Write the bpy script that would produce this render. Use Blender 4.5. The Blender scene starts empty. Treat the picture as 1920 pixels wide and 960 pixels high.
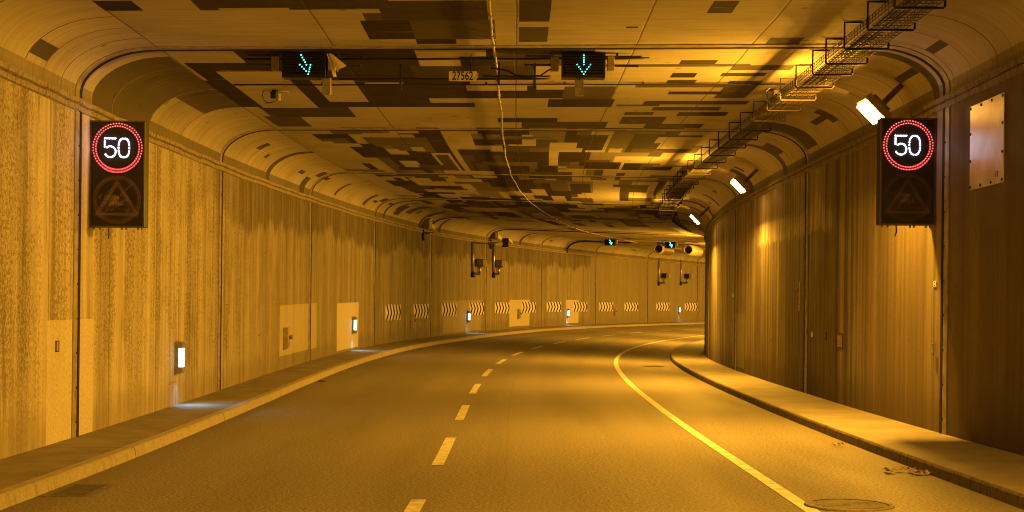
import bpy, bmesh, math, random
import numpy as np
from mathutils import Vector, Matrix

random.seed(7)
R = math.radians
scene = bpy.context.scene

# ------------------------------------------------------------------ camera
CAM_H = 1.684
cam_d = bpy.data.cameras.new("camera")
cam = bpy.data.objects.new("camera", cam_d)
scene.collection.objects.link(cam)
scene.camera = cam
cam_d.sensor_width = 36.0
cam_d.lens = 2700.0 / 1920.0 * 36.0
cam_d.shift_y = (574.8 - 480.0) / 1920.0
cam_d.clip_start = 0.05
cam_d.clip_end = 600
cam.matrix_world = (Matrix.Translation((0, 0, CAM_H)) @ Matrix.Rotation(R(90), 4, 'X')
                    @ Matrix.Rotation(R(0.631), 4, 'Z'))

# ------------------------------------------------------------------ world
world = bpy.data.worlds.new("World")
scene.world = world
world.use_nodes = True
bg = world.node_tree.nodes["Background"]
bg.inputs[0].default_value = (1.0, 0.55, 0.15, 1)
bg.inputs[1].default_value = 0.002

# ------------------------------------------------------------------ light settings
SODIUM = (1.0, 0.45, 0.028)
LAMP_W = 270.0
GLASS_E = 26.0
scene.view_settings.view_transform = 'Standard'
scene.view_settings.look = 'None'
scene.view_settings.exposure = 1.85
scene.view_settings.gamma = 1.0
scene.view_settings.use_curve_mapping = False
scene.render.engine = 'CYCLES'
cy = scene.cycles
cy.max_bounces = 7
cy.diffuse_bounces = 5
cy.glossy_bounces = 3
cy.transmission_bounces = 2
cy.volume_bounces = 0
cy.caustics_reflective = False
cy.caustics_refractive = False
cy.sample_clamp_indirect = 4.0
cy.use_denoising = True
cy.pixel_filter_type = 'BLACKMAN_HARRIS'
cy.filter_width = 1.05

# ------------------------------------------------------------------ tunnel alignment
# s = metres along the left wall, o = metres across towards the right wall,
# z = metres above the pavement level
KK = [-16, -4, 8, 18, 30, 45, 62, 85, 110]
KV = [-.0053, -.0017, .0021, .0043, .0062, .0084, .0065, .0045, .0045]
ZKN = [-16, 0, 18, 38, 58, 85]
ZKV = [.1318, 0, .1124, .2004, .3401, .4754]
CKN = [-16, 8, 30, 55, 85]
CKV = [-2.787, -.801, 2.604, 4.061, 3.391]
S0, S1 = -46.0, 124.0
_s = np.linspace(-16, S1, 2801)
_ds = _s[1] - _s[0]
_th = np.cumsum(np.interp(_s, KK, KV)) * _ds
_i0 = int(np.argmin(abs(_s)))
_th = _th - _th[_i0] + .00122
_x = np.cumsum(np.sin(_th)) * _ds
_y = np.cumsum(np.cos(_th)) * _ds
_x = _x - _x[_i0] - 5.29966
_y = _y - _y[_i0] + 17.5688


def natcub(xk, yk, x):
    xk = np.array(xk, float)
    n = len(xk)
    h = np.diff(xk)
    A = np.zeros((n, n))
    b = np.zeros(n)
    A[0, 0] = A[-1, -1] = 1
    for i in range(1, n - 1):
        A[i, i - 1] = h[i - 1]
        A[i, i] = 2 * (h[i - 1] + h[i])
        A[i, i + 1] = h[i]
        b[i] = 6 * ((yk[i + 1] - yk[i]) / h[i] - (yk[i] - yk[i - 1]) / h[i - 1])
    M = np.linalg.solve(A, b)
    x = np.clip(x, xk[0], xk[-1])
    i = np.clip(np.searchsorted(xk, x) - 1, 0, n - 2)
    t = x - xk[i]
    a = (yk[i + 1] - yk[i]) / h[i] - h[i] * (2 * M[i] + M[i + 1]) / 6
    return yk[i] + a * t + M[i] / 2 * t * t + (M[i + 1] - M[i]) / (6 * h[i]) * t ** 3


_ZT = np.linspace(-16, 85, 2021)
_ZV = np.array([float(natcub(ZKN, np.array(ZKV), float(q))) for q in _ZT])


def W(s, o, z):
    if s < -16:
        th = float(_th[0])
        x = float(_x[0]) + (s + 16) * math.sin(th)
        y = float(_y[0]) + (s + 16) * math.cos(th)
    else:
        th = float(np.interp(s, _s, _th))
        x = float(np.interp(s, _s, _x))
        y = float(np.interp(s, _s, _y))
    zz = float(np.interp(s, _ZT, _ZV)) - float(np.interp(s, CKN, CKV)) * .01 * (o - 5)
    return Vector((x + o * math.cos(th), y - o * math.sin(th), z - 1.5712 + zz + CAM_H))


def head(s):
    return float(np.interp(s, _s, _th))


def frame(s, o, z, yaw=0.0):
    """local axes: x across the tunnel, y along it, z up"""
    return Matrix.Translation(W(s, o, z)) @ Matrix.Rotation(-head(s) + yaw, 4, 'Z')


WID = 10.555
WALL_H = 4.1
CEIL_Z = 4.72
KERB_H = 0.113
KL, KR = 1.089, 9.418
JOINTS = [-41.0, -31.0, -21.0, -11.5] + [0.0, 8.46] + [8.46 + 9.916 * i for i in range(1, 12)]


# ------------------------------------------------------------------ materials
def mat(name):
    m = bpy.data.materials.new(name)
    m.use_nodes = True
    nt = m.node_tree
    return m, nt, nt.nodes["Principled BSDF"]


class NT:
    def __init__(s, nt):
        s.t = nt

    def n(s, typ, **kw):
        nd = s.t.nodes.new(typ)
        for k, v in kw.items():
            setattr(nd, k, v)
        return nd

    def l(s, a, b):
        s.t.links.new(a, b)

    def setin(s, nd, i, v):
        if hasattr(v, 'links') or isinstance(v, bpy.types.NodeSocket):
            s.l(v, nd.inputs[i])
        else:
            nd.inputs[i].default_value = v

    def math(s, op, a, b=0.0, c=0.0, clamp=False):
        nd = s.n('ShaderNodeMath', operation=op, use_clamp=clamp)
        for i, v in enumerate((a, b, c)):
            s.setin(nd, i, v)
        return nd.outputs[0]

    def uv(s):
        return s.n('ShaderNodeUVMap', uv_map='UVMap').outputs[0]

    def sep(s, v):
        nd = s.n('ShaderNodeSeparateXYZ')
        s.l(v, nd.inputs[0])
        return nd.outputs[0], nd.outputs[1]

    def scale(s, v, sx, sy, off=(0, 0, 0)):
        nd = s.n('ShaderNodeMapping')
        s.l(v, nd.inputs[0])
        nd.inputs['Location'].default_value = off
        nd.inputs['Scale'].default_value = (sx, sy, 1)
        return nd.outputs[0]

    def noise(s, v, scale=1.0, detail=3.0, rough=.5, dist=0.0):
        nd = s.n('ShaderNodeTexNoise')
        if v is not None:
            s.l(v, nd.inputs['Vector'])
        nd.inputs['Scale'].default_value = scale
        nd.inputs['Detail'].default_value = detail
        nd.inputs['Roughness'].default_value = rough
        nd.inputs['Distortion'].default_value = dist
        return nd.outputs[0]

    def ramp(s, v, a, b, lo=0.0, hi=1.0, smooth=True):
        nd = s.n('ShaderNodeMapRange', interpolation_type='SMOOTHSTEP' if smooth else 'LINEAR')
        s.setin(nd, 0, v)
        for i, q in enumerate((a, b, lo, hi)):
            s.setin(nd, i + 1, q)
        return nd.outputs[0]

    def mix(s, f, a, b):
        nd = s.n('ShaderNodeMix', data_type='RGBA')
        s.setin(nd, 0, f)
        for i, v in ((6, a), (7, b)):
            if isinstance(v, tuple):
                v = v if len(v) == 4 else v + (1,)
            s.setin(nd, i, v)
        return nd.outputs[2]

    def bump(s, h, strength, dist, out):
        nd = s.n('ShaderNodeBump')
        nd.inputs['Strength'].default_value = strength
        nd.inputs['Distance'].default_value = dist
        s.l(h, nd.inputs['Height'])
        s.l(nd.outputs[0], out)


def simple(name, col, rough=.5, metal=0.0, var=.25, scale=14.0, bump=0.15, spec=.25):
    m, nt, p = mat(name)
    p.inputs['Specular IOR Level'].default_value = spec
    g = NT(nt)
    co = g.n('ShaderNodeTexCoord').outputs['Object']
    n1 = g.noise(co, scale, 4, .6)
    f = g.ramp(n1, .3, .7, 1 - var, 1 + var * .4)
    mul = g.n('ShaderNodeMix', data_type='RGBA', blend_type='MULTIPLY')
    mul.inputs[0].default_value = 1
    mul.inputs[6].default_value = tuple(col) + (1,)
    cmb = g.n('ShaderNodeCombineXYZ')
    for i in range(3):
        g.l(f, cmb.inputs[i])
    g.l(cmb.outputs[0], mul.inputs[7])
    g.l(mul.outputs[2], p.inputs['Base Color'])
    p.inputs['Roughness'].default_value = rough
    p.inputs['Metallic'].default_value = metal
    if bump:
        g.bump(n1, bump, .01, p.inputs['Normal'])
    return m


def emit(name, col, e, base=(.02, .02, .02)):
    m, nt, p = mat(name)
    p.inputs['Base Color'].default_value = base + (1,)
    p.inputs['Emission Color'].default_value = tuple(col) + (1,)
    p.inputs['Emission Strength'].default_value = e
    p.inputs['Roughness'].default_value = .4
    return m


# wall concrete: board marked, soot streaks, dirtier towards the top further in
def wall_material(name, right):
    m, nt, p = mat(name)
    g = NT(nt)
    uv = g.uv()
    s, z = g.sep(uv)
    fine = g.noise(uv, 26, 5, .75)
    mid = g.noise(uv, 2.2, 4, .6)
    board = g.noise(g.scale(uv, 5.5, .10), 1, 3, .6)           # vertical board streaks
    board2 = g.noise(g.scale(uv, 1.3, .06, (7, 3, 0)), 1, 3, .5)
    run = g.noise(g.scale(uv, 9.0, .55, (3, 9, 0)), 1, 5, .7)
    # ragged lower edge of the soot zone
    edge = g.math('ADD', g.math('MULTIPLY', g.noise(g.scale(uv, .22, 0.0, (4, 0, 0)), 1, 4, .75), 2.6),
                  1.55)
    edge = g.math('ADD', edge, g.math('MULTIPLY', g.noise(g.scale(uv, 3.5, 0.0), 1, 3, .6), .55))
    soot = g.ramp(g.math('SUBTRACT', z, edge), -.10, .18)
    soot = g.math('MULTIPLY', soot, g.ramp(board, .38, .58, .45, 1.0))
    if not right:
        soot = g.math('MULTIPLY', soot, g.ramp(s, 67.2, 67.0))
        soot = g.math('MULTIPLY', soot, g.ramp(s, 5.5, 12.0, .15, 1.0))
    # speckled weathering near the camera
    near = g.ramp(s, 22, 6) if not right else 0.4
    grit = g.noise(g.scale(uv, 1.0, .8), 24, 3, .8)
    colm = g.noise(g.scale(uv, 2.4, .35, (2, 6, 0)), 1, 4, .6)
    speck = g.ramp(g.math('ADD', g.math('MULTIPLY', grit, .70), g.math('MULTIPLY', colm, .30)), .475, .545)
    wear = g.ramp(g.math('ADD', board2, g.math('MULTIPLY', mid, .45)), .52, .80)
    wear = g.math('MULTIPLY', wear, g.math('ADD', .3, g.math('MULTIPLY', near, .7)))
    speck = g.math('MULTIPLY', speck, wear)
    blot = g.noise(uv, .55, 3, .6)
    speck = g.math('MULTIPLY', speck, g.ramp(g.math('ADD', z, g.math('MULTIPLY', blot, 2.4)), 1.1, 2.6, .18, 1.0))
    clean = g.n('ShaderNodeAttribute', attribute_name='clean').outputs['Fac']
    inv = g.math('SUBTRACT', 1.0, clean)
    col = g.mix(g.ramp(board, .36, .64), (.50, .455, .37), (.68, .62, .52))
    col = g.mix(g.math('MULTIPLY', g.ramp(board2, .45, .7), .45), col, (.24, .20, .155))
    col = g.mix(g.math('MULTIPLY', soot, .88 if not right else .45), col, (.115, .088, .06))
    col = g.mix(g.math('MULTIPLY', speck, .66), col, (.12, .09, .06))
    stre = g.ramp(run, .54, .64)
    col = g.mix(g.math('MULTIPLY', stre, .5), col, (.13, .105, .08))
    # splash zone along the foot
    foot = g.ramp(g.math('ADD', z, g.math('MULTIPLY', mid, -.5)), .35, -.1)
    col = g.mix(g.math('MULTIPLY', foot, .4), col, (.20, .165, .12))
    scf = g.noise(g.scale(uv, 1.1, 6.0, (3, 1, 0)), 1, 4, .7)
    scm = g.math('MULTIPLY', g.ramp(scf, .64, .70), g.ramp(g.math('ABSOLUTE', g.math('SUBTRACT', z, .62)), .5, .2))
    col = g.mix(g.math('MULTIPLY', scm, .5), col, (.16, .125, .09))
    # thin form joints every 2.45 m
    fr = g.math('ABSOLUTE', g.math('SUBTRACT', g.math('FRACT', g.math('DIVIDE', g.math('ADD', s, 60.6), 2.479)), .5))
    line = g.ramp(fr, .4935, .4965)
    col = g.mix(g.math('MULTIPLY', line, .55), col, (.09, .07, .05))
    if right:
        b3 = g.noise(g.scale(uv, 3.2, .05, (1, 8, 0)), 1, 4, .65)
        b4 = g.noise(g.scale(uv, .35, .12, (5, 2, 0)), 1, 2, .5)
        k = g.math('ADD', g.ramp(b3, .42, .60, 0, .55), g.ramp(b4, .42, .60, 0, .35))
        col = g.mix(k, g.mix(.12, col, (.14, .11, .08)), (.085, .063, .045))
        e2 = g.math('ADD', 2.55, g.math('MULTIPLY', g.noise(g.scale(uv, 3.0, 0.0, (9, 0, 0)), 1, 3, .7), .7))
        smo = g.math('MULTIPLY', g.ramp(s, 5.2, 3.6), g.ramp(board2, .3, .7, .75, 1))
        col = g.mix(g.math('MULTIPLY', smo, .7), col, (.20, .16, .12))
        col = g.mix(g.ramp(s, .05, -.05, 0, .62), col, (.085, .065, .048))  # shade on the wall before the near joint, put into the colour
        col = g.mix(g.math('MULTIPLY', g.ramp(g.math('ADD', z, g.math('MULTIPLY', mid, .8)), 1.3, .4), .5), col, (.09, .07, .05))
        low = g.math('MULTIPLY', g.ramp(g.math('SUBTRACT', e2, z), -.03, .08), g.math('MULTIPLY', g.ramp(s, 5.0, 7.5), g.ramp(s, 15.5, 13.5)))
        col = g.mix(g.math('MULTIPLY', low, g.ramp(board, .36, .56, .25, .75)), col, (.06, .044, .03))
    else:
        b3 = g.noise(g.scale(uv, 2.6, .07, (1, 8, 0)), 1, 4, .65)
        col = g.mix(g.ramp(b3, .48, .66, 0, .38), col, (.17, .13, .09))
        col = g.mix(g.ramp(s, 3, 15, 0, .50), col, (.12, .10, .075))  # stronger light on the near wall painted in: colour darkens further along
        pale = g.ramp(g.math('ABSOLUTE', g.math('SUBTRACT', s, 3.78)), .028, .012)
        col = g.mix(g.math('MULTIPLY', pale, .6), col, (.75, .70, .58))
        smooth = g.ramp(s, 67.0, 67.2)
        col = g.mix(g.math('MULTIPLY', smooth, .6), col, (.27, .24, .19))
    cln = g.mix(g.ramp(fine, .4, .68), (.76, .70, .59), (.58, .53, .44))
    cln = g.mix(g.math('MULTIPLY', speck, .28), cln, (.25, .2, .15))
    col = g.mix(g.math('MULTIPLY', clean, .92), col, cln)
    g.l(col, p.inputs['Base Color'])
    g.l(g.ramp(mid, .3, .7, .62, .85), p.inputs['Roughness'])
    p.inputs['Specular IOR Level'].default_value = .12
    h = g.math('ADD', g.math('MULTIPLY', board, .8), g.math('MULTIPLY', fine, .35))
    h = g.math('SUBTRACT', h, g.math('MULTIPLY', line, .6))
    g.bump(h, .6, .012, p.inputs['Normal'])
    return m


def ceiling_material():
    m, nt, p = mat('ceiling_concrete')
    g = NT(nt)
    uv = g.uv()
    s, o = g.sep(uv)
    patch = g.n('ShaderNodeAttribute', attribute_name='patch').outputs['Fac']
    grain = g.noise(g.scale(uv, 16, 1.1), 1, 4, .65)
    big = g.noise(uv, .7, 3, .5)
    fine = g.noise(uv, 22, 4, .7)
    light = g.mix(g.ramp(grain, .35, .68), (.52, .48, .40), (.42, .38, .31))
    light = g.mix(g.math('MULTIPLY', g.ramp(big, .4, .7), .3), light, (.22, .18, .14))
    dark = g.mix(g.ramp(grain, .35, .7), (.022, .015, .011), (.050, .036, .026))
    dark = g.mix(g.ramp(g.noise(g.scale(uv, 6, .9, (2, 5, 0)), 1, 4, .7), .62, .70), dark, (.19, .155, .12))
    col = g.mix(patch, light, dark)
    # sparse knots and spalls
    vo = g.n('ShaderNodeTexVoronoi')
    g.l(g.scale(uv, 3.2, 1.7), vo.inputs['Vector'])
    vo.inputs['Scale'].default_value = 1
    hole = g.math('MULTIPLY', g.ramp(vo.outputs['Distance'], .10, .06), g.ramp(big, .46, .52))
    col = g.mix(g.math('MULTIPLY', hole, .85), col, (.06, .04, .028))
    # board lines across and seams along
    fr = g.math('ABSOLUTE', g.math('SUBTRACT', g.math('FRACT', g.math('DIVIDE', g.math('ADD', s, 60.0), 0.62)), .5))
    line = g.ramp(fr, .490, .496)
    fo = None
    for q in (0.96, 3.1, 5.30, 6.75, 8.15, 9.6):
        a = g.ramp(g.math('ABSOLUTE', g.math('SUBTRACT', o, g.math('ADD', q, g.math('MULTIPLY', big, .03)))), .014, .006)
        fo = a if fo is None else g.math('MAXIMUM', fo, a)
    ln = g.math('MAXIMUM', g.math('MULTIPLY', line, .6), fo)
    col = g.mix(g.math('MULTIPLY', ln, .65), col, (.07, .05, .035))
    g.l(col, p.inputs['Base Color'])
    p.inputs['Roughness'].default_value = .8
    p.inputs['Specular IOR Level'].default_value = .12
    h = g.math('ADD', g.math('MULTIPLY', grain, .5), g.math('MULTIPLY', fine, .25))
    h = g.math('SUBTRACT', h, ln)
    h = g.math('ADD', h, g.math('MULTIPLY', patch, -.4))
    g.bump(h, .5, .010, p.inputs['Normal'])
    return m


def road_material():
    m, nt, p = mat('asphalt')
    g = NT(nt)
    uv = g.uv()
    s, o = g.sep(uv)
    g1 = g.noise(uv, 34, 3, .9)
    g2 = g.noise(uv, 26, 3, .7)
    big = g.noise(g.scale(uv, .12, .9), 1, 3, .5)
    col = g.mix(g.ramp(g1, .40, .62), (.14, .125, .105), (.40, .36, .30))
    col = g.mix(g.math('MULTIPLY', g.ramp(g2, .56, .70), .55), col, (.32, .285, .235))
    col = g.mix(g.ramp(big, .3, .75, 0, .40), col, (.12, .11, .09))
    # dusty margins against both kerbs
    dl = g.ramp(o, KL + .55, KL, 0, .55)
    dr = g.ramp(o, KR - .8, KR, 0, .55)
    col = g.mix(g.math('MAXIMUM', dl, dr), col, (.15, .13, .10))
    oil = g.ramp(g.noise(g.scale(uv, .9, 2.6, (4, 4, 0)), 1, 5, .7), .60, .72)
    lane = g.math('MAXIMUM', g.ramp(g.math('ABSOLUTE', g.math('SUBTRACT', o, 2.85)), .8, .1), g.ramp(g.math('ABSOLUTE', g.math('SUBTRACT', o, 6.2)), .8, .1))
    col = g.mix(g.math('MULTIPLY', g.math('MULTIPLY', oil, lane), .45), col, (.07, .065, .055))
    # cracks: a long paving seam
    wob = g.math('MULTIPLY', g.noise(g.scale(uv, .8, 0.0), 1, 3, .6), .12)
    seam = g.ramp(g.math('ABSOLUTE', g.math('SUBTRACT', o, g.math('ADD', wob, 5.2))), .012, .004)
    col = g.mix(g.math('MULTIPLY', seam, .22), col, (.03, .028, .025))
    tr = None
    for q in (2.1, 3.7, 5.5, 7.0):
        t_ = g.ramp(g.math('ABSOLUTE', g.math('SUBTRACT', o, q)), .45, .1)
        tr = t_ if tr is None else g.math('MAXIMUM', tr, t_)
    col = g.mix(g.math('MULTIPLY', g.math('MULTIPLY', tr, g.ramp(big, .3, .7)), .30), col, (.36, .32, .27))
    g.l(col, p.inputs['Base Color'])
    g.l(g.ramp(big, .3, .7, .62, .78), p.inputs['Roughness'])
    p.inputs['Specular IOR Level'].default_value = .4
    g.bump(g.math('ADD', g1, g2), .7, .006, p.inputs['Normal'])
    return m


def pave_material(name, a, b):
    m, nt, p = mat(name)
    g = NT(nt)
    uv = g.uv()
    s, o = g.sep(uv)
    n1 = g.noise(uv, 30, 4, .7)
    n2 = g.noise(uv, 1.4, 4, .6)
    col = g.mix(g.ramp(n2, .35, .65), a, b)
    col = g.mix(g.ramp(n1, .5, .75, 0, .4), col, (.14, .12, .09))
    fr = g.math('ABSOLUTE', g.math('SUBTRACT', g.math('FRACT', g.math('DIVIDE', g.math('ADD', s, 60.9), 4.96)), .5))
    line = g.ramp(fr, .4965, .4985)
    col = g.mix(g.math('MULTIPLY', line, .8), col, (.05, .04, .03))
    g.l(col, p.inputs['Base Color'])
    p.inputs['Roughness'].default_value = .75
    g.bump(g.math('SUBTRACT', g.math('ADD', n1, n2), line), .4, .006, p.inputs['Normal'])
    return m


def kerb_material(name, a, b, dirt):
    m, nt, p = mat(name)
    g = NT(nt)
    uv = g.uv()
    s, v = g.sep(uv)
    n1 = g.noise(uv, 22, 5, .75)
    st = g.noise(g.scale(uv, 14, 1.5), 1, 3, .7)
    col = g.mix(g.ramp(n1, .35, .65), a, b)
    col = g.mix(g.math('MULTIPLY', g.ramp(st, .5, .62), dirt), col, (.07, .055, .04))
    fr = g.math('ABSOLUTE', g.math('SUBTRACT', g.math('FRACT', g.math('DIVIDE', g.math('ADD', s, 60.9), 4.96)), .5))
    line = g.ramp(fr, .4955, .498)
    col = g.mix(g.math('MULTIPLY', line, .8), col, (.05, .04, .03))
    g.l(col, p.inputs['Base Color'])
    p.inputs['Roughness'].default_value = .75
    g.bump(n1, .8, .02, p.inputs['Normal'])
    return m


M = {}
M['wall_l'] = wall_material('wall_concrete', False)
M['wall_r'] = wall_material('sooty_wall_concrete', True)
M['ceil'] = ceiling_material()
M['road'] = road_material()
M['pave_l'] = pave_material('pavement_concrete', (.20, .175, .135), (.28, .25, .20))
M['pave_r'] = pave_material('pale_pavement_concrete', (.27, .24, .20), (.35, .315, .26))
M['kerb_l'] = kerb_material('pale_kerb_stone', (.50, .45, .37), (.38, .34, .27), .25)
M['kerb_r'] = kerb_material('dirty_kerb_stone', (.16, .13, .10), (.26, .22, .17), .8)
M['paint'] = simple('road_paint', (.82, .78, .68), .55, 0, .35, 9, .3)
M['strip'] = simple('joint_strip_steel', (.34, .30, .24), .6, .1, .35, 6)
M['groove'] = simple('joint_gap', (.03, .022, .016), .9)
M['black'] = simple('black_housing', (.012, .010, .009), .45)
M['face'] = simple('sign_face', (.034, .030, .033), .5, 0, .1, 30, .05)
M['side'] = simple('brown_sheet', (.16, .12, .08), .5, .3)
M['dark'] = simple('dark_steel', (.035, .028, .022), .55, .3)
M['grey'] = simple('grey_casing', (.30, .27, .23), .5, .1)
M['tan'] = simple('tan_casing', (.45, .38, .28), .55)
M['galv'] = simple('galvanised_steel', (.55, .52, .46), .32, .85, .3, 10)
M['wire'] = simple('tray_wire', (.10, .08, .06), .6, .2)
M['cable'] = simple('pale_cable', (.50, .46, .39), .5)
M['plate'] = simple('plate_yellow', (.78, .70, .52), .6)
M['ink'] = simple('black_ink', (.012, .01, .008), .7)
M['red'] = simple('sign_red', (.060, .008, .006), .9, 0, .2, spec=.02)
M['white'] = simple('sign_white', (.97, .96, .95), .35, 0, .03)
M['sheet'] = simple('brushed_cover_sheet', (.82, .80, .86), .36, .45, .15, 3, .03)
M['iron'] = simple('cast_iron', (.10, .085, .065), .6, .3, .4, 30, .4)
M['fan'] = simple('fan_casing', (.46, .40, .31), .5, .3)
M['grate'] = simple('drain_iron', (.21, .19, .155), .7, 0, .4, 30, .4)
M['leaf'] = simple('paper_litter', (.62, .52, .36), .8, 0, .4, 40)
M['lampglass'] = emit('sodium_lamp_glass', (1.0, .46, .07), GLASS_E)
M['ledred'] = emit('red_led', (1.0, .045, .045), 4.6)
M['ledwhite'] = emit('white_led', (.74, .82, 1.0), 7.0)
M['ledoff'] = simple('unlit_led', (.95, .60, .40), .3, 0, .1, 20, 0)
M['ledcyan'] = emit('cyan_led', (.10, .85, .78), 2.2)
M['emlight'] = emit('escape_light_cover', (.34, 1.0, .90), 1.0)

col_main = scene.collection


# ------------------------------------------------------------------ mesh builder
class MB:
    def __init__(s, mx=None):
        s.v, s.f, s.m, s.uv, s.sm = [], [], [], [], []
        s.mx = mx
        s.fa = {}

    def quad(s, pts, mi=0, uvs=None, smooth=False):
        b = len(s.v)
        s.v += [Vector(q) for q in pts]
        s.f.append(list(range(b, b + len(pts))))
        s.m.append(mi)
        s.sm.append(smooth)
        s.uv.append(uvs)

    def box(s, c, d, mi=0, rot=None, bev=0.0):
        bm = bmesh.new()
        bmesh.ops.create_cube(bm, size=1.0)
        for v in bm.verts:
            v.co = Vector((v.co.x * d[0], v.co.y * d[1], v.co.z * d[2]))
        if bev:
            bmesh.ops.bevel(bm, geom=bm.edges[:], offset=bev, segments=2, affect='EDGES', profile=.6)
        s._add(bm, c, rot, mi, False)

    def _add(s, bm, c, rot, mi, smooth):
        b = len(s.v)
        Rm = rot if rot is not None else Matrix.Identity(3)
        bm.verts.index_update()
        for v in bm.verts:
            s.v.append(Rm.to_3x3() @ v.co + Vector(c))
        for f in bm.faces:
            s.f.append([b + v.index for v in f.verts])
            s.m.append(mi)
            s.sm.append(smooth)
            s.uv.append(None)
        bm.free()

    def cyl(s, c, r, h, axis='z', mi=0, seg=20, r2=None, smooth=True, rot=None):
        bm = bmesh.new()
        bmesh.ops.create_cone(bm, cap_ends=True, segments=seg, radius1=r, radius2=r if r2 is None else r2, depth=h)
        Rm = {'z': Matrix.Identity(3), 'x': Matrix.Rotation(R(90), 3, 'Y'), 'y': Matrix.Rotation(R(90), 3, 'X')}[axis]
        if rot is not None:
            Rm = rot.to_3x3() @ Rm
        s._add(bm, c, Rm, mi, False)

    def dome(s, c, r, mi=0, sc=(1, .6, 1)):
        bm = bmesh.new()
        bmesh.ops.create_icosphere(bm, subdivisions=1, radius=r)
        for v in bm.verts:
            v.co = Vector((v.co.x * sc[0], v.co.y * sc[1], v.co.z * sc[2]))
        s._add(bm, c, None, mi, True)

    def tube(s, pts, r, seg=8, mi=0, closed=False):
        pts = [Vector(q) for q in pts]
        n = len(pts)
        b0 = len(s.v)
        up0 = Vector((0, 0, 1))
        for i, q in enumerate(pts):
            if closed:
                d = pts[(i + 1) % n] - pts[i - 1]
            else:
                d = pts[min(i + 1, n - 1)] - pts[max(i - 1, 0)]
            d.normalize()
            up = up0 if abs(d.z) < .9 else Vector((0, 1, 0))
            a = d.cross(up).normalized()
            bb = a.cross(d).normalized()
            for k in range(seg):
                t = 2 * math.pi * k / seg
                s.v.append(q + (a * math.cos(t) + bb * math.sin(t)) * r)
        rng = n if closed else n - 1
        for i in range(rng):
            for k in range(seg):
                i2 = (i + 1) % n
                s.f.append([b0 + i * seg + k, b0 + i * seg + (k + 1) % seg, b0 + i2 * seg + (k + 1) % seg, b0 + i2 * seg + k])
                s.m.append(mi)
                s.sm.append(True)
                s.uv.append(None)
        if not closed:
            for i in (0, n - 1):
                s.f.append([b0 + i * seg + k for k in (range(seg) if i else reversed(range(seg)))])
                s.m.append(mi)
                s.sm.append(False)
                s.uv.append(None)

    def build(s, name, mats, parent=None, merge=False, attrs=None, origin=None):
        if not isinstance(mats, (list, tuple)):
            mats = [mats]
        me = bpy.data.meshes.new(name)
        org = Vector((0, 0, 0))
        vs = s.v
        if s.mx is not None:
            vs = [s.mx @ v for v in vs]
        ob = bpy.data.objects.new(name, me)
        if parent is None and origin is not None:
            org = Vector(origin)
            vs = [v - org for v in vs]
            ob.location = org
        me.from_pydata([tuple(v) for v in vs], [], s.f)
        for m in mats:
            me.materials.append(m)
        me.polygons.foreach_set('material_index', s.m)
        me.polygons.foreach_set('use_smooth', s.sm)
        if any(u is not None for u in s.uv):
            ul = me.uv_layers.new(name='UVMap')
            flat = []
            for f, u in zip(s.f, s.uv):
                if u is None:
                    u = [(0, 0)] * len(f)
                for q in u:
                    flat += [q[0], q[1]]
            ul.data.foreach_set('uv', flat)
        for k, vals in (attrs or {}).items():
            at = me.attributes.new(k, 'FLOAT', 'FACE')
            at.data.foreach_set('value', vals)
        if merge:
            bm = bmesh.new()
            bm.from_mesh(me)
            bmesh.ops.remove_doubles(bm, verts=bm.verts, dist=1e-4)
            bm.to_mesh(me)
            bm.free()
        me.update()
        col_main.objects.link(ob)
        if parent is not None:
            ob.parent = parent
        return ob


def tag(o, label=None, cat=None, group=None, kind=None):
    if label:
        o['label'] = label
    if cat:
        o['category'] = cat
    if group:
        o['group'] = group
    if kind:
        o['kind'] = kind
    return o


def empty(name, mx, label, cat, group=None):
    e = bpy.data.objects.new(name, None)
    e.empty_display_size = .2
    col_main.objects.link(e)
    e.matrix_world = mx
    return tag(e, label, cat, group)


def copy_thing(root, mx, label):
    """a thing with its parts and sub-parts"""
    r = root.copy()
    col_main.objects.link(r)
    r.matrix_world = mx
    r['label'] = label
    for ch in list(root.children):
        c = ch.copy()
        col_main.objects.link(c)
        c.parent = r
        for g_ in list(ch.children):
            d = g_.copy()
            col_main.objects.link(d)
            d.parent = c
    return r


ORD = ['first', 'second', 'third', 'fourth', 'fifth', 'sixth', 'seventh', 'eighth', 'ninth', 'tenth', 'eleventh', 'twelfth']


def frange(a, b, st):
    n = max(1, int(math.ceil((b - a) / st - 1e-6)))
    return [a + (b - a) * i / n for i in range(n + 1)]


# ------------------------------------------------------------------ road, kerbs, pavements
def sheet(name, o0, o1, z, material, s0=S0, s1=S1, st=1.0, no=6, parent=None):
    mb = MB()
    ss = frange(s0, s1, st)
    os_ = frange(o0, o1, (o1 - o0) / no)
    P = [[W(a, b, z) for b in os_] for a in ss]
    for i in range(len(ss) - 1):
        for j in range(len(os_) - 1):
            mb.quad([P[i][j], P[i][j + 1], P[i + 1][j + 1], P[i + 1][j]], 0,
                    [(ss[i], os_[j]), (ss[i], os_[j + 1]), (ss[i + 1], os_[j + 1]), (ss[i + 1], os_[j])], True)
    return mb.build(name, material, parent, merge=True)


tag(sheet('road', KL - .05, KR + .05, -KERB_H, M['road'], no=10), kind='structure')


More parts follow.
